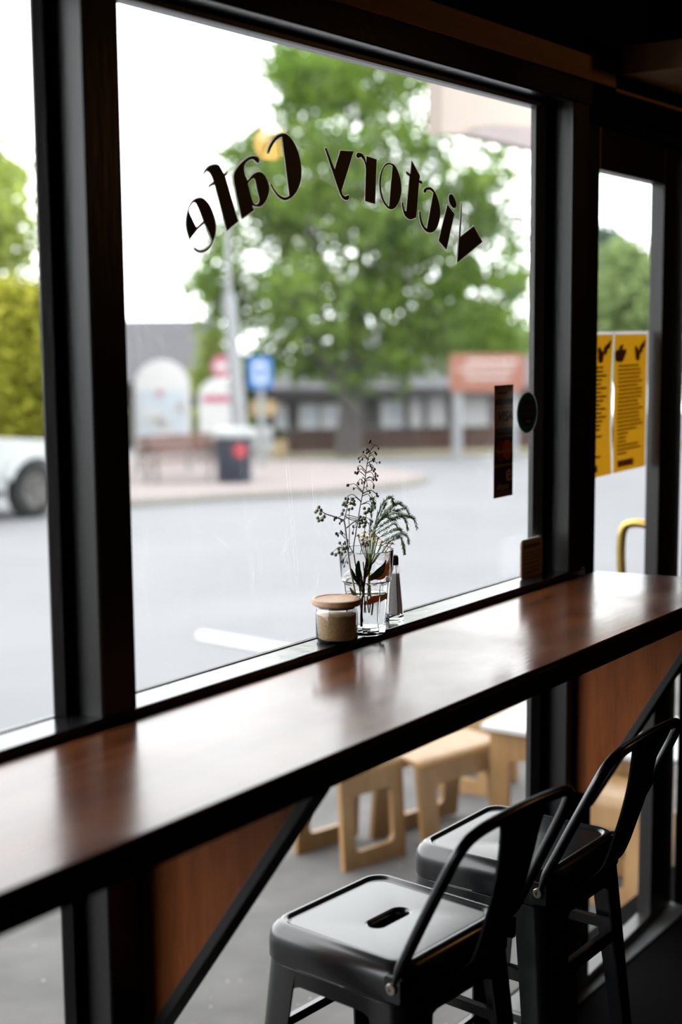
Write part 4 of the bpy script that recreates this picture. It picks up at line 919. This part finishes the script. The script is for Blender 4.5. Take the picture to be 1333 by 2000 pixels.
# ================================================================ OUTSIDE, FAR
def leaves(name, blobs, m, parent, n_leaf, size, seed, clump=0.55, per=26, origin=None):
    """leaf blades gathered in clumps inside round crown volumes (centre, radius)"""
    rg = np.random.default_rng(seed); cs = []
    vol = np.array([b[1] ** 2.2 for b in blobs]); vol /= vol.sum()
    nc = max(1, n_leaf // per)
    idx = rg.choice(len(blobs), nc, p=vol)
    for i in idx:
        cc, R = blobs[i][0], blobs[i][1]; d = rg.normal(size=3); d /= np.linalg.norm(d); r = R * rg.random() ** 0.45
        cs.append(np.array(cc) + d * r * np.array([1, 1, 0.92]))
    cs = np.array(cs)
    P = np.repeat(cs, per, 0) + rg.normal(size=(nc * per, 3)) * clump * np.array([1, 1, 0.7])
    if origin is not None: P = P - np.array(origin)
    n = len(P); A = rg.normal(size=(n, 3)); A[:, 2] *= 0.6; A /= np.linalg.norm(A, axis=1)[:, None]
    B = np.cross(A, rg.normal(size=(n, 3))); B /= np.linalg.norm(B, axis=1)[:, None]
    s_ = size * (0.6 + 0.8 * rg.random((n, 1)))
    V = np.empty((n, 4, 3)); V[:, 0] = P - A * s_; V[:, 1] = P + B * s_ * 0.62; V[:, 2] = P + A * s_; V[:, 3] = P - B * s_ * 0.62
    me = bpy.data.meshes.new(name); me.vertices.add(n * 4); me.vertices.foreach_set('co', V.reshape(-1).astype(np.float32))
    me.loops.add(n * 4); me.loops.foreach_set('vertex_index', np.arange(n * 4, dtype=np.int32)); me.polygons.add(n); me.polygons.foreach_set('loop_start', np.arange(0, n * 4, 4, dtype=np.int32))
    try: me.polygons.foreach_set('loop_total', np.full(n, 4, dtype=np.int32))
    except Exception: pass
    me.update(calc_edges=True); me.validate(); me.materials.append(m)
    o = bpy.data.objects.new(name, me); COL.objects.link(o); o.parent = parent; return o
def blobs_px(lst, u, spread, seed):
    r_ = random.Random(seed); out = []
    for px, py, pr in lst:
        uu = u + r_.uniform(-spread, spread); q = at_depth(px, py, uu); out.append(((q.x, q.y, q.z), pr * uu / FPX))
    return out
def tree(name, label, base_px, blobs, m, n_leaf, size, seed, trunk=(), group=None, clump=0.55, cat='tree', trunk_m='bark'):
    b = base_px; o = thing(name, label, cat, b, 0, group)
    leaves('foliage', blobs, m, o, n_leaf, size, seed, clump, origin=b)
    if trunk:
        t_ = MB()
        for pts, rad in trunk: 
            pp = spline([Vector(p) - Vector(b) for p in pts], 5); n_ = len(pp); t_.tube(pp, [rad[0] + (rad[1] - rad[0]) * i / (n_ - 1) for i in range(n_)], 10)
        t_.build('trunk', M[trunk_m], o, 70)
    return o
# main tree
UB = 40.0
q = at_depth(682, 893, UB); tb = Vector((q.x, q.y, gz(q.x, q.y)))
crown = [(620, 130, 80), (700, 170, 95), (560, 130, 45), (790, 170, 50), (600, 230, 70), (540, 300, 55), (620, 330, 100), (720, 300, 110), (820, 290, 70), (520, 420, 80), (620, 450, 110), (740, 430, 110), (840, 430, 95), (930, 380, 70), (430, 540, 62), (500, 590, 95), (600, 590, 105), (720, 580, 115), (840, 570, 105), (940, 560, 75), (420, 600, 50), (540, 670, 70), (640, 690, 80), (760, 680, 80), (860, 660, 75), (950, 650, 65), (1010, 640, 50), (600, 725, 40), (700, 735, 38), (790, 715, 45), (880, 700, 36), (960, 300, 45), (1005, 480, 40), (880, 230, 30), (470, 310, 38), (515, 270, 30), (450, 480, 40), (480, 330, 40), (505, 385, 55), (440, 470, 40), (395, 555, 34), (560, 100, 32), (760, 135, 55), (660, 120, 50), (580, 180, 50), (920, 330, 42), (985, 360, 38), (965, 445, 48), (1020, 560, 42), (900, 480, 58), (870, 190, 40), (1010, 310, 30)]
A_ = lambda px, py, u=UB: at_depth(px, py, u)
tr = [([tb, A_(683, 820), A_(690, 740), A_(700, 640), A_(705, 500), A_(700, 300)], (0.42, 0.10)), ([A_(688, 770), A_(640, 700), A_(585, 630, 39), A_(540, 560, 38.5)], (0.24, 0.07)), ([A_(692, 745), A_(760, 680), A_(830, 600, 41), A_(880, 500, 41.5)], (0.22, 0.06)), ([A_(700, 640), A_(640, 540), A_(600, 420)], (0.15, 0.05)), ([A_(702, 560), A_(790, 440), A_(850, 340)], (0.14, 0.04)), ([A_(680, 740), A_(600, 690), A_(560, 700, 38)], (0.12, 0.05))]
tree('street_tree', 'large leafy green street tree filling the window behind the lettering', tb, blobs_px(crown, UB, 2.6, 5), M['leaf_main'], 29500, 0.12, 11, tr, clump=0.30)
# left: tree and shrub behind the car
q = at_depth(-60, 880, 34); b0 = Vector((q.x, q.y, gz(q.x, q.y)))
tree('street_tree', 'pale yellow green tree at the left edge above the white car', b0, blobs_px([(-60, 330, 70), (0, 350, 45), (25, 420, 40), (-40, 460, 70), (20, 470, 38), (-80, 560, 60), (50, 520, 16), (70, 560, 14)], 34, 1.0, 2), M['leaf_bright'], 5200, 0.12, 4, [([b0, A_(-62, 700, 34), A_(-40, 500, 34), A_(0, 380, 34)], (0.3, 0.08))], clump=0.4)
q = at_depth(30, 930, 28); b1 = Vector((q.x, q.y, gz(q.x, q.y)))
tree('garden_shrub', 'dense golden green shrub directly behind the white car', b1, blobs_px([(60, 620, 70), (0, 680, 80), (80, 720, 70), (120, 680, 60), (30, 790, 70), (110, 800, 70), (-60, 760, 80), (0, 600, 45)], 28, 1.0, 8), M['leaf_yellow'], 24000, 0.08, 6, [([b1, A_(35, 760, 28)], (0.1, 0.04))], cat='shrub', clump=0.28)
q = at_depth(415, 890, 43); b2 = Vector((q.x, q.y, gz(q.x, q.y)))
tree('garden_shrub', 'bright green shrub beside the end of the grey roof', b2, blobs_px([(415, 660, 22), (420, 700, 26), (412, 740, 26), (425, 790, 30), (400, 830, 34), (440, 840, 34)], 43, 0.5, 3), M['leaf_bright'], 5000, 0.09, 9, [([b2, A_(418, 760, 43)], (0.08, 0.03))], cat='shrub', clump=0.2)
# trees seen through the door
q = at_depth(1180, 700, 75); b3 = Vector((q.x, q.y, gz(q.x, q.y)))
tree('distant_tree', 'tall blue grey conifer seen through the door above the menus', b3, blobs_px([(1170, 470, 22), (1190, 485, 26), (1155, 505, 20), (1210, 500, 16), (1165, 560, 24), (1150, 620, 20), (1185, 530, 20)], 75, 1.5, 3), M['leaf_dark'], 5200, 0.2, 3, [([b3, A_(1180, 600, 75), A_(1180, 500, 75)], (0.4, 0.1))], clump=0.36)
q = at_depth(1240, 720, 68); b4 = Vector((q.x, q.y, gz(q.x, q.y)))
tree('distant_tree', 'broad olive green tree seen through the door beside the conifer', b4, blobs_px([(1228, 510, 34), (1245, 545, 45), (1215, 580, 45), (1255, 600, 50), (1205, 640, 50), (1250, 660, 50), (1290, 580, 50), (1170, 660, 45), (1210, 700, 50)], 68, 1.5, 7), M['leaf_far'], 14000, 0.2, 13, [([b4, A_(1240, 620, 68)], (0.4, 0.15))], clump=0.5)
# row of background trees closing the street
hr = random.Random(21)
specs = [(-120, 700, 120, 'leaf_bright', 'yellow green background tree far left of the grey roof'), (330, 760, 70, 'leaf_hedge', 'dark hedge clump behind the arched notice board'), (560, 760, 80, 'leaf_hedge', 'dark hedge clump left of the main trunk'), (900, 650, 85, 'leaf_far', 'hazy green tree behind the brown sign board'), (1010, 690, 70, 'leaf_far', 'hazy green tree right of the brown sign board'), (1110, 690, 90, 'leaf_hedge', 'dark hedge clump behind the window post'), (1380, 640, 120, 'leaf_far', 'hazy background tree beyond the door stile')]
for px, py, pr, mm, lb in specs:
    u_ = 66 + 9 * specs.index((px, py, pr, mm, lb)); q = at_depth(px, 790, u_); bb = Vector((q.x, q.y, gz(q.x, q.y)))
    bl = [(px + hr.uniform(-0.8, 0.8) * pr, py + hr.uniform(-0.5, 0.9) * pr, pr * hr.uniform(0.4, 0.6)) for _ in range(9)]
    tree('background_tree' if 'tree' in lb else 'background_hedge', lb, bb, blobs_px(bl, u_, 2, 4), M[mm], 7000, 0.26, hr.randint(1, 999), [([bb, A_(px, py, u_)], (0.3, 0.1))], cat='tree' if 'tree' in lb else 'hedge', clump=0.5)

# white four-wheel drive
wc = on_ground(65, 1012)
car = thing('parked_car', 'white boxy four wheel drive parked across the road at the left edge', 'car', (wc.x, wc.y, wc.z)); car.rotation_euler = (0, 0.0366, 0)
W0, W1 = -0.05, 1.80
def car_prism(name, prof, y0, y1, m, par=car, bevel=0.05, seg=3): 
    return MB().loft([[(x, y, z) for x, z in prof] for y in (y0, y1)]).build(name, m, par, bevel=bevel, seg=seg, smooth=40)
arch = lambda cx, r, z0: [(cx + r * math.cos(a), max(z0, 0.38 + r * math.sin(a))) for a in [math.radians(t) for t in range(0, 181, 20)]]
body = [(0.86, 0.50)] + [(0.86, 0.95), (0.82, 1.06), (0.55, 1.10), (-0.72, 1.17), (-0.80, 1.17), (-3.30, 1.17), (-3.36, 1.10), (-3.36, 0.48)] + [(-2.55 - 0.48, 0.48)] + [(x, z) for x, z in arch(-2.55, 0.47, 0.44)[::-1]] + [(-2.04, 0.44), (-0.50, 0.44)] + [(x, z) for x, z in arch(0.0, 0.47, 0.44)[::-1]] + [(0.50, 0.50)]
car_prism('body', body, W0 + 0.08, W1 - 0.08, M['car_white'], bevel=0.03)
car_prism('cabin', [(-0.72, 1.16), (-1.12, 1.72), (-1.25, 1.80), (-3.25, 1.80), (-3.34, 1.16)], W0 + 0.16, W1 - 0.16, M['car_white'], bevel=0.05)
for y0, y1 in ((W0 + 0.145, W0 + 0.165), (W1 - 0.165, W1 - 0.145)):
    for pr in ([(-0.86, 1.22), (-1.20, 1.68), (-1.72, 1.68), (-1.72, 1.22)], [(-1.82, 1.22), (-1.82, 1.68), (-2.45, 1.68), (-2.45, 1.22)], [(-2.56, 1.22), (-2.56, 1.68), (-3.18, 1.68), (-3.24, 1.22)]):
        car_prism('side_window', pr, y0, y1, M['car_glass'], bevel=0.01)
ws = MB(); ws.add([(-0.735, W0 + 0.24, 1.20), (-0.735, W1 - 0.24, 1.20), (-1.10, W1 - 0.26, 1.70), (-1.10, W0 + 0.26, 1.70), (-0.70, W0 + 0.24, 1.20), (-0.70, W1 - 0.24, 1.20), (-1.07, W1 - 0.26, 1.71), (-1.07, W0 + 0.26, 1.71)], [(0, 1, 2, 3), (4, 5, 6, 7), (0, 1, 5, 4), (1, 2, 6, 5), (2, 3, 7, 6), (3, 0, 4, 7)]); ws.build('windscreen', M['car_glass'], car)
for cx in (0.0, -2.55):
    for y0, y1 in ((W0 - 0.04, W0 + 0.10), (W1 - 0.10, W1 + 0.04)):
        fl = [(cx + 0.60 * math.cos(a), 0.38 + 0.60 * math.sin(a)) for a in [math.radians(t) for t in range(8, 173, 15)]]; fi = [(cx + 0.50 * math.cos(a), 0.38 + 0.50 * math.sin(a)) for a in [math.radians(t) for t in range(8, 173, 15)]]
        car_prism('wheel_arch', fl + fi[::-1], y0, y1, M['car_white'] if cx == 0.0 else M['car_white'], bevel=0.01)
    for yc, sg_ in ((W0 + 0.10, -1), (W1 - 0.10, 1)):
        prof = [(0.20, -0.11), (0.34, -0.115), (0.375, -0.09), (0.38, 0.0), (0.375, 0.09), (0.34, 0.115), (0.20, 0.11)]
        mb = MB(); n_ = 36; mb.loft([[(cx + r_ * math.cos(a), yc + y, 0.38 + r_ * math.sin(a)) for a in [2 * math.pi * i / n_ for i in range(n_)]] for r_, y in prof]); wh = mb.build('wheel', M['tyre'], car, 40)
        hb = MB(); yo = yc + sg_ * 0.113
        hb.loft([[(cx + r_ * math.cos(a), yc + sg_ * y, 0.38 + r_ * math.sin(a)) for a in [2 * math.pi * i / n_ for i in range(n_)]] for r_, y in ((0.235, 0.112), (0.225, 0.120), (0.205, 0.120), (0.195, 0.113))], True, True)
        for k in range(5):
            a = 2 * math.pi * k / 5; hb.tube([(cx, yo + sg_ * 0.006, 0.38), (cx + 0.21 * math.cos(a), yo + sg_ * 0.004, 0.38 + 0.21 * math.sin(a))], 0.03, 8)
        hb.build('rim', M['rim'], wh, 40)
car_prism('bumper', [(0.84, 0.46), (1.02, 0.46), (1.05, 0.52), (1.05, 0.68), (0.84, 0.70)], W0 + 0.02, W1 - 0.02, M['car_black'], bevel=0.03)
car_prism('side_step', [(-0.55, 0.34), (-0.55, 0.44), (-2.0, 0.44), (-2.0, 0.34)], W0 + 0.03, W0 + 0.20, M['car_black'], bevel=0.02)
car_prism('grille', [(0.855, 0.75), (0.875, 0.75), (0.875, 1.02), (0.855, 1.02)], W0 + 0.45, W1 - 0.45, M['car_black'], bevel=0.005)
for y in (W0 + 0.30, W1 - 0.30):
    mb = MB(); mb.loft([[(x, y + r_ * math.cos(a), 0.88 + r_ * math.sin(a)) for a in [2 * math.pi * i / 20 for i in range(20)]] for x, r_ in ((0.85, 0.10), (0.88, 0.10), (0.90, 0.07))]); mb.build('headlight', M['white'], car, 40)
for y in (W0 - 0.10, W1 + 0.0): MB().box(-0.98, -0.86, y, y + 0.20, 1.20, 1.38).build('wing_mirror', M['car_black'], car, bevel=0.03)

# bench
ba = on_ground(285, 956); bb_ = on_ground(432, 949); dv = (bb_ - ba); dv.z = 0; BL = 1.62; an = math.atan2(dv.y, dv.x)
mid = (ba + bb_) / 2
bench = thing('street_bench', 'red brown slatted bench with iron ends on the paved corner', 'bench', (mid.x, mid.y, gz(mid.x, mid.y) + 0.12), an)
for k in range(3): MB().box(-BL / 2, BL / 2, 0.22 + k * 0.02, 0.255 + k * 0.02, 0.52 + k * 0.125, 0.63 + k * 0.125).build('back_slat', M['bench'], bench, bevel=0.006)
for k in range(4): MB().box(-BL / 2, BL / 2, -0.25 + k * 0.115, -0.15 + k * 0.115, 0.40, 0.435).build('seat_slat', M['bench'], bench, bevel=0.006)
for sx in (-1, 1):
    x = sx * (BL / 2 - 0.14); e_ = MB()
    for pts in ([(x, -0.24, 0.0), (x, -0.22, 0.2), (x, -0.20, 0.40)], [(x, 0.26, 0.0), (x, 0.18, 0.2), (x, 0.16, 0.40), (x, 0.25, 0.88)], [(x, -0.26, 0.395), (x, 0.18, 0.395)], [(x, -0.22, 0.42), (x, -0.22, 0.60), (x, 0.0, 0.64), (x, 0.20, 0.62)]):
        e_.tube(spline(pts, 5), 0.024, 8)
    e_.build('iron_end', M['iron'], bench, 60)
# bin
pb = on_ground(458, 954); 
bn = thing('litter_bin', 'round navy street litter bin with a pale domed lid beside the bench', 'litter bin', (pb.x, pb.y, gz(pb.x, pb.y) + 0.12))
MB().lathe([(0.30, 0.0), (0.315, 0.02), (0.35, 0.85), (0.36, 0.90), (0.0001, 0.90)], 40, cap1=False).build('bin_body', M['bin'], bn, 40)
tag(MB().lathe([(0.365, 0.86), (0.41, 0.87), (0.42, 0.95), (0.40, 1.0), (0.25, 1.03), (0.0001, 1.04)], 40, cap1=False).build('lid', M['lid_grey'], bn, 40), 'pale rounded bin lid')
d_ = (CAM - pb); d_.z = 0; d_.normalize(); sd_ = Vector((-d_.y, d_.x, 0)); cen = d_ * 0.338 + sd_ * 0.0 + Vector((0, 0, 0.62)); cen += sd_ * 0.12
mb = MB(); mb.loft([[cen + d_ * dd + sd_ * (0.13 * math.cos(a)) + Vector((0, 0, 0.13 * math.sin(a))) for a in [2 * math.pi * i / 24 for i in range(24)]] for dd in (-0.05, 0.012)])
tag(mb.build('emblem', M['red'], bn), 'red round emblem')

def post_sign(name, label, cat, px, py0, py1, u, w_px, mboard, post_m='pole', post_w=0.05, face=0.0, octa=False, rad=0.06, base_dz=0.12):
    q0 = at_depth(px, (py0 + py1) / 2, u); g = gz(q0.x, q0.y) + base_dz; H = (py1 - py0) * u / FPX; W = w_px * u / FPX; zc = q0.z - g
    an = YAW - math.pi / 2 + face
    o = thing(name, label, cat, (q0.x, q0.y, g), an)
    MB().lathe([(post_w, 0), (post_w, zc + H * 0.4)], 16).build('post', M[post_m], o, 60)
    if octa: pr = [(W / 2 * 1.08 * math.cos(a), H / 2 * 1.08 * math.sin(a)) for a in [math.radians(22.5 + 45 * i) for i in range(8)]]
    else: pr = rr(W / 2, H / 2, min(rad, W / 2.2), 4)
    MB().loft([[(x, y, zc + z) for x, z in pr] for y in (-post_w - 0.03, -post_w)]).build('sign_board', mboard, o, bevel=0.004)
    return o, zc, W, H, -post_w - 0.03
o, zc, W, H, yf_ = post_sign('street_sign', 'blue rectangular street sign with white symbol on a grey post', 'sign', 509, 697, 758, 33, 46, M['blue'], post_w=0.075)
MB().poly(rr(W * 0.30, H * 0.36, 0.09, 4), [rr(W * 0.12, H * 0.20, 0.04, 4)], lambda a, b, d: (a, d, zc + b), yf_ - 0.012, yf_ - 0.002).build('symbol', M['board_blue'], o)
o, zc, W, H, yf_ = post_sign('street_sign', 'pink red octagonal street sign above the small arched board', 'sign', 438, 694, 737, 36, 50, M['pinkred'], octa=True)
MB().box(-W * 0.34, W * 0.34, yf_ - 0.012, yf_ - 0.002, zc - H * 0.14, zc + H * 0.14).build('lettering_band', M['white_paint'], o)
# leaning light pole
pl0 = on_ground(476, 945); plt = at_depth(447, 575, (pl0 - CAM).dot(FWD)); pl0.z = gz(pl0.x, pl0.y) + 0.12
lp = thing('light_pole', 'thick pale grey pole leaning slightly left behind the bin', 'pole', pl0)
MB().tube([(0, 0, 0), tuple((plt - pl0) * 0.5), tuple(plt - pl0)], [0.16, 0.145, 0.13], 20).build('shaft', M['pole'], lp, 60)
MB().lathe([(0.24, 0), (0.24, 0.05), (0.20, 0.08)], 20).build('base_flange', M['pole'], lp, 40)
MB().tube([tuple((plt - pl0)), tuple((plt - pl0) + Vector((0.0, 0.0, 1.5)))], [0.06, 0.05], 12).build('upper_shaft', M['pole'], lp, 60)
# arched notice boards
def arch_board(name, label, px0, px1, py_top, u, m1, base_dz=0.12, small=False):
    q = at_depth((px0 + px1) / 2, py_top, u); g = gz(q.x, q.y) + base_dz; W = (px1 - px0) * u / FPX; H = q.z - g
    o = thing(name, label, 'notice board', (q.x, q.y, g), YAW - math.pi / 2)
    R = W / 2; pr = [(R, 0.5)] + [(R * math.cos(a), H - R + R * math.sin(a)) for a in [math.radians(9 * i) for i in range(21)]] + [(-R, 0.5)]
    MB().loft([[(x, y, z) for x, z in pr] for y in (-0.06, 0.06)]).build('board', m1, o)
    z0 = H - R - 0.05; r_ = random.Random(int(px0))
    if not small:
        MB().box(-R * 0.86, R * 0.86, -0.075, -0.061, 0.62, z0).build('poster', M['board_blue'], o)
        for k in range(8): 
            x = r_.uniform(-R * 0.7, R * 0.5); z = r_.uniform(0.7, z0 - 0.35)
            MB().box(x, x + 0.22, -0.085, -0.0755, z, z + 0.25).build('notice', M['white_paint'], o)
        MB().box(-R * 0.2, R * 0.05, -0.085, -0.0755, z0 - 0.12, z0 - 0.02).build('notice', M['pinkred'], o)
    else:
        MB().box(-R * 0.8, R * 0.8, -0.075, -0.061, z0 - 0.05, z0 + 0.12).build('poster', M['pinkred'], o)
    for sx in (-1, 1): MB().box(sx * (R - 0.05) - 0.05, sx * (R - 0.05) + 0.05, -0.05, 0.05, 0, 0.5).build('leg', M['pole'], o)
    return o
arch_board('notice_board', 'tall white arched notice board covered with posters behind the bench', 262, 369, 703, 31, M['white_paint'])
arch_board('notice_board', 'smaller white arched board between the bench and the leaning pole', 388, 468, 737, 34, M['white_paint'], small=True)
# sandy board and box left of trunk
o, zc, W, H, yf_ = post_sign('street_sign', 'sandy yellow board low on a post behind the bin', 'sign', 515, 783, 812, 35, 52, M['yellow_sign'], post_w=0.04)
q = on_ground(549, 897); g_ = gz(q.x, q.y) + 0.06
bxo = thing('planter_box', 'small cream box planter at the foot of the brick wall', 'planter', (q.x, q.y, g_), YAW - math.pi / 2)
MB().loft([[(x, y, z) for x, y in rr(0.17 * s_, 0.17 * s_, 0.02, 2)] for s_, z in ((0.85, 0), (1, 0.45), (1.05, 0.5))]).build('box', M['yellow_sign'], bxo, 40)
leaves('foliage', [((q.x, q.y, g_ + 0.6), 0.14)], M['leaf_hedge'], bxo, 400, 0.04, 2, 0.05, 20, (q.x, q.y, g_)).matrix_parent_inverse = Matrix.Rotation(-(YAW - math.pi / 2), 4, 'Z')
# low brick wall
wa = at_depth(540, 888, 42); wb = at_depth(1300, 868, 46)
an = math.atan2(wb.y - wa.y, wb.x - wa.x); Lw = (Vector((wb.x, wb.y)) - Vector((wa.x, wa.y))).length
zA, zB = gz(wa.x, wa.y), gz(wb.x, wb.y)
bw = thing('brick_wall', 'low dark brown brick garden wall across the street', 'wall', (wa.x, wa.y, zA), an)
mb = MB(); mb.add([(0, -0.12, 0), (Lw, -0.12, zB - zA), (Lw, 0.12, zB - zA), (0, 0.12, 0), (0, -0.12, 0.68), (Lw, -0.12, zB - zA + 0.68), (Lw, 0.12, zB - zA + 0.68), (0, 0.12, 0.68)], [(0, 3, 2, 1), (4, 5, 6, 7), (0, 1, 5, 4), (1, 2, 6, 5), (2, 3, 7, 6), (3, 0, 4, 7)])
mb.build('brickwork', M['brick'], bw)
mb = MB(); mb.add([(0, -0.16, 0.68), (Lw, -0.16, zB - zA + 0.68), (Lw, 0.16, zB - zA + 0.68), (0, 0.16, 0.68), (0, -0.16, 0.75), (Lw, -0.16, zB - zA + 0.75), (Lw, 0.16, zB - zA + 0.75), (0, 0.16, 0.75)], [(0, 3, 2, 1), (4, 5, 6, 7), (0, 1, 5, 4), (1, 2, 6, 5), (2, 3, 7, 6), (3, 0, 4, 7)])
mb.build('coping', M['eave'], bw)
# brown sign board on two posts
UQ = 36.5; q = at_depth(952, 728, UQ); g = gz(q.x, q.y) + 0.06; W = 146 * UQ / FPX; H = 74 * UQ / FPX; zc = q.z - g
bs_ = thing('timber_sign', 'wide red brown sign board with rows of pale lettering on grey posts', 'sign', (q.x, q.y, g), YAW - math.pi / 2)
MB().loft([[(x, y, zc + z) for x, z in rr(W / 2, H / 2, 0.12, 4)] for y in (-0.07, -0.01)]).build('sign_board', M['brown_sign'], bs_)
for zz, x0, x1, h_ in ((0.30, -0.28, 0.40, 0.10), (0.10, -0.36, 0.36, 0.09), (-0.12, -0.30, 0.30, 0.09), (-0.32, -0.20, 0.42, 0.07)):
    MB().box(x0 * W, x1 * W, -0.085, -0.071, zc + zz * H - h_ * H / 1.6, zc + zz * H + h_ * H / 1.6).build('text_row', M['sign_text'], bs_)
MB().lathe([(0.16, 0), (0.16, 0.02)], 20).build('badge', M['board_blue'], bs_); bg_ = bs_.children[-1]
bg_.rotation_euler = (math.pi / 2, 0, 0); bg_.location = (-0.42 * W, -0.071, zc + 0.22 * H)
for x in (-0.39 * W, 0.36 * W): MB().lathe([(0.13, 0), (0.13, zc + H * 0.3)], 16, (x, 0.14, 0)).build('post', M['pole'], bs_, 60)
# building on the left with the grey roof
UH = 47.0; A0 = at_depth(405, 745, UH); g = gz(A0.x, A0.y); RX = 20 * UH / FPX
hz_e = A0.z - g; rz_ = at_depth(400, 636, UH).z - g
hs = thing('grey_roofed_building', 'low building with a wide dark grey roof left of the tree', 'building', (A0.x, A0.y, g), YAW - math.pi / 2)
MB().box(-11, -0.25, 0.6, 8.0, 0, hz_e).build('wall', M['dark_wall'], hs)
mb = MB(); mb.add([(-11.5, 0, hz_e), (0.35, 0, hz_e), (0.35, 8.6, hz_e), (-11.5, 8.6, hz_e), (-11.5, 4.3, rz_ + 0.25), (-0.15, 4.3, rz_ + 0.25)], [(0, 1, 5, 4), (1, 2, 5), (2, 3, 4, 5), (3, 0, 4), (0, 3, 2, 1)])
mb.build('roof', M['roof'], hs, fix=True)
MB().box(-11.5, 0.3, -0.02, 0.10, hz_e - 0.22, hz_e).build('fascia', M['eave'], hs)
for x in (-1.9, -4.2, -6.6): 
    wn = MB().box(x, x + 1.1, 0.55, 0.62, 0.9, 2.0).build('window', M['white_paint'], hs); MB().box(x + 0.08, x + 1.02, 0.52, 0.56, 0.98, 1.92).build('pane', M['car_glass'], wn)
# verandah building behind the brick wall
UV = 55.0; B0 = at_depth(530, 860, UV); g = gz(B0.x, B0.y); LX = (1150 - 530) * UV / FPX
zt = at_depth(700, 772, UV).z - g; zs_ = at_depth(700, 850, UV).z - g
vb = thing('verandah_building', 'long low building with white windows and dark eaves behind the brick wall', 'building', (B0.x, B0.y, g), YAW - math.pi / 2)
MB().box(0, LX, 0.8, 7, -0.6, zt).build('wall', M['dark_wall'], vb)
MB().box(-0.6, LX + 0.4, -0.2, 7.2, zt - 0.05, zt + 0.30).build('eave', M['eave'], vb)
mb = MB(); mb.add([(-0.6, -0.2, zt + 0.3), (LX + 0.4, -0.2, zt + 0.3), (LX + 0.4, 7.2, zt + 0.3), (-0.6, 7.2, zt + 0.3), (1.5, 3.5, zt + 1.5), (LX - 1.5, 3.5, zt + 1.5)], [(0, 1, 5, 4), (1, 2, 5), (2, 3, 4, 5), (3, 0, 4)]); mb.build('roof', M['roof'], vb)
for px0, px1, py0, py1 in ((585, 622, 790, 850), (628, 662, 790, 850), (745, 790, 785, 850), (800, 830, 780, 850), (835, 875, 775, 850), (895, 960, 775, 855), (975, 1035, 790, 850), (535, 560, 790, 845)):
    a, b = (px0 - 530) * UV / FPX, (px1 - 530) * UV / FPX; z0_, z1_ = at_depth(700, py1, UV).z - g, at_depth(700, py0, UV).z - g
    wn = MB().box(a, b, 0.72, 0.80, z0_, z1_).build('window', M['white_paint'], vb)
    if px0 < 800:
        MB().box(a + (b - a) * 0.36, b - 0.10, 0.69, 0.715, z0_ + (z1_ - z0_) * 0.35, z1_ - 0.18).build('pane', M['board_blue'], wn)
for px in (740, 795, 832, 885, 965): 
    x = (px - 530) * UV / FPX; MB().box(x, x + 0.12, -0.1, 0.02, -0.6, zt).build('verandah_post', M['eave'], vb)
MB().box(0.4, LX, -0.05, 0.05, zs_ - 0.05, zs_ + 0.25).build('rail', M['white_paint'], vb)
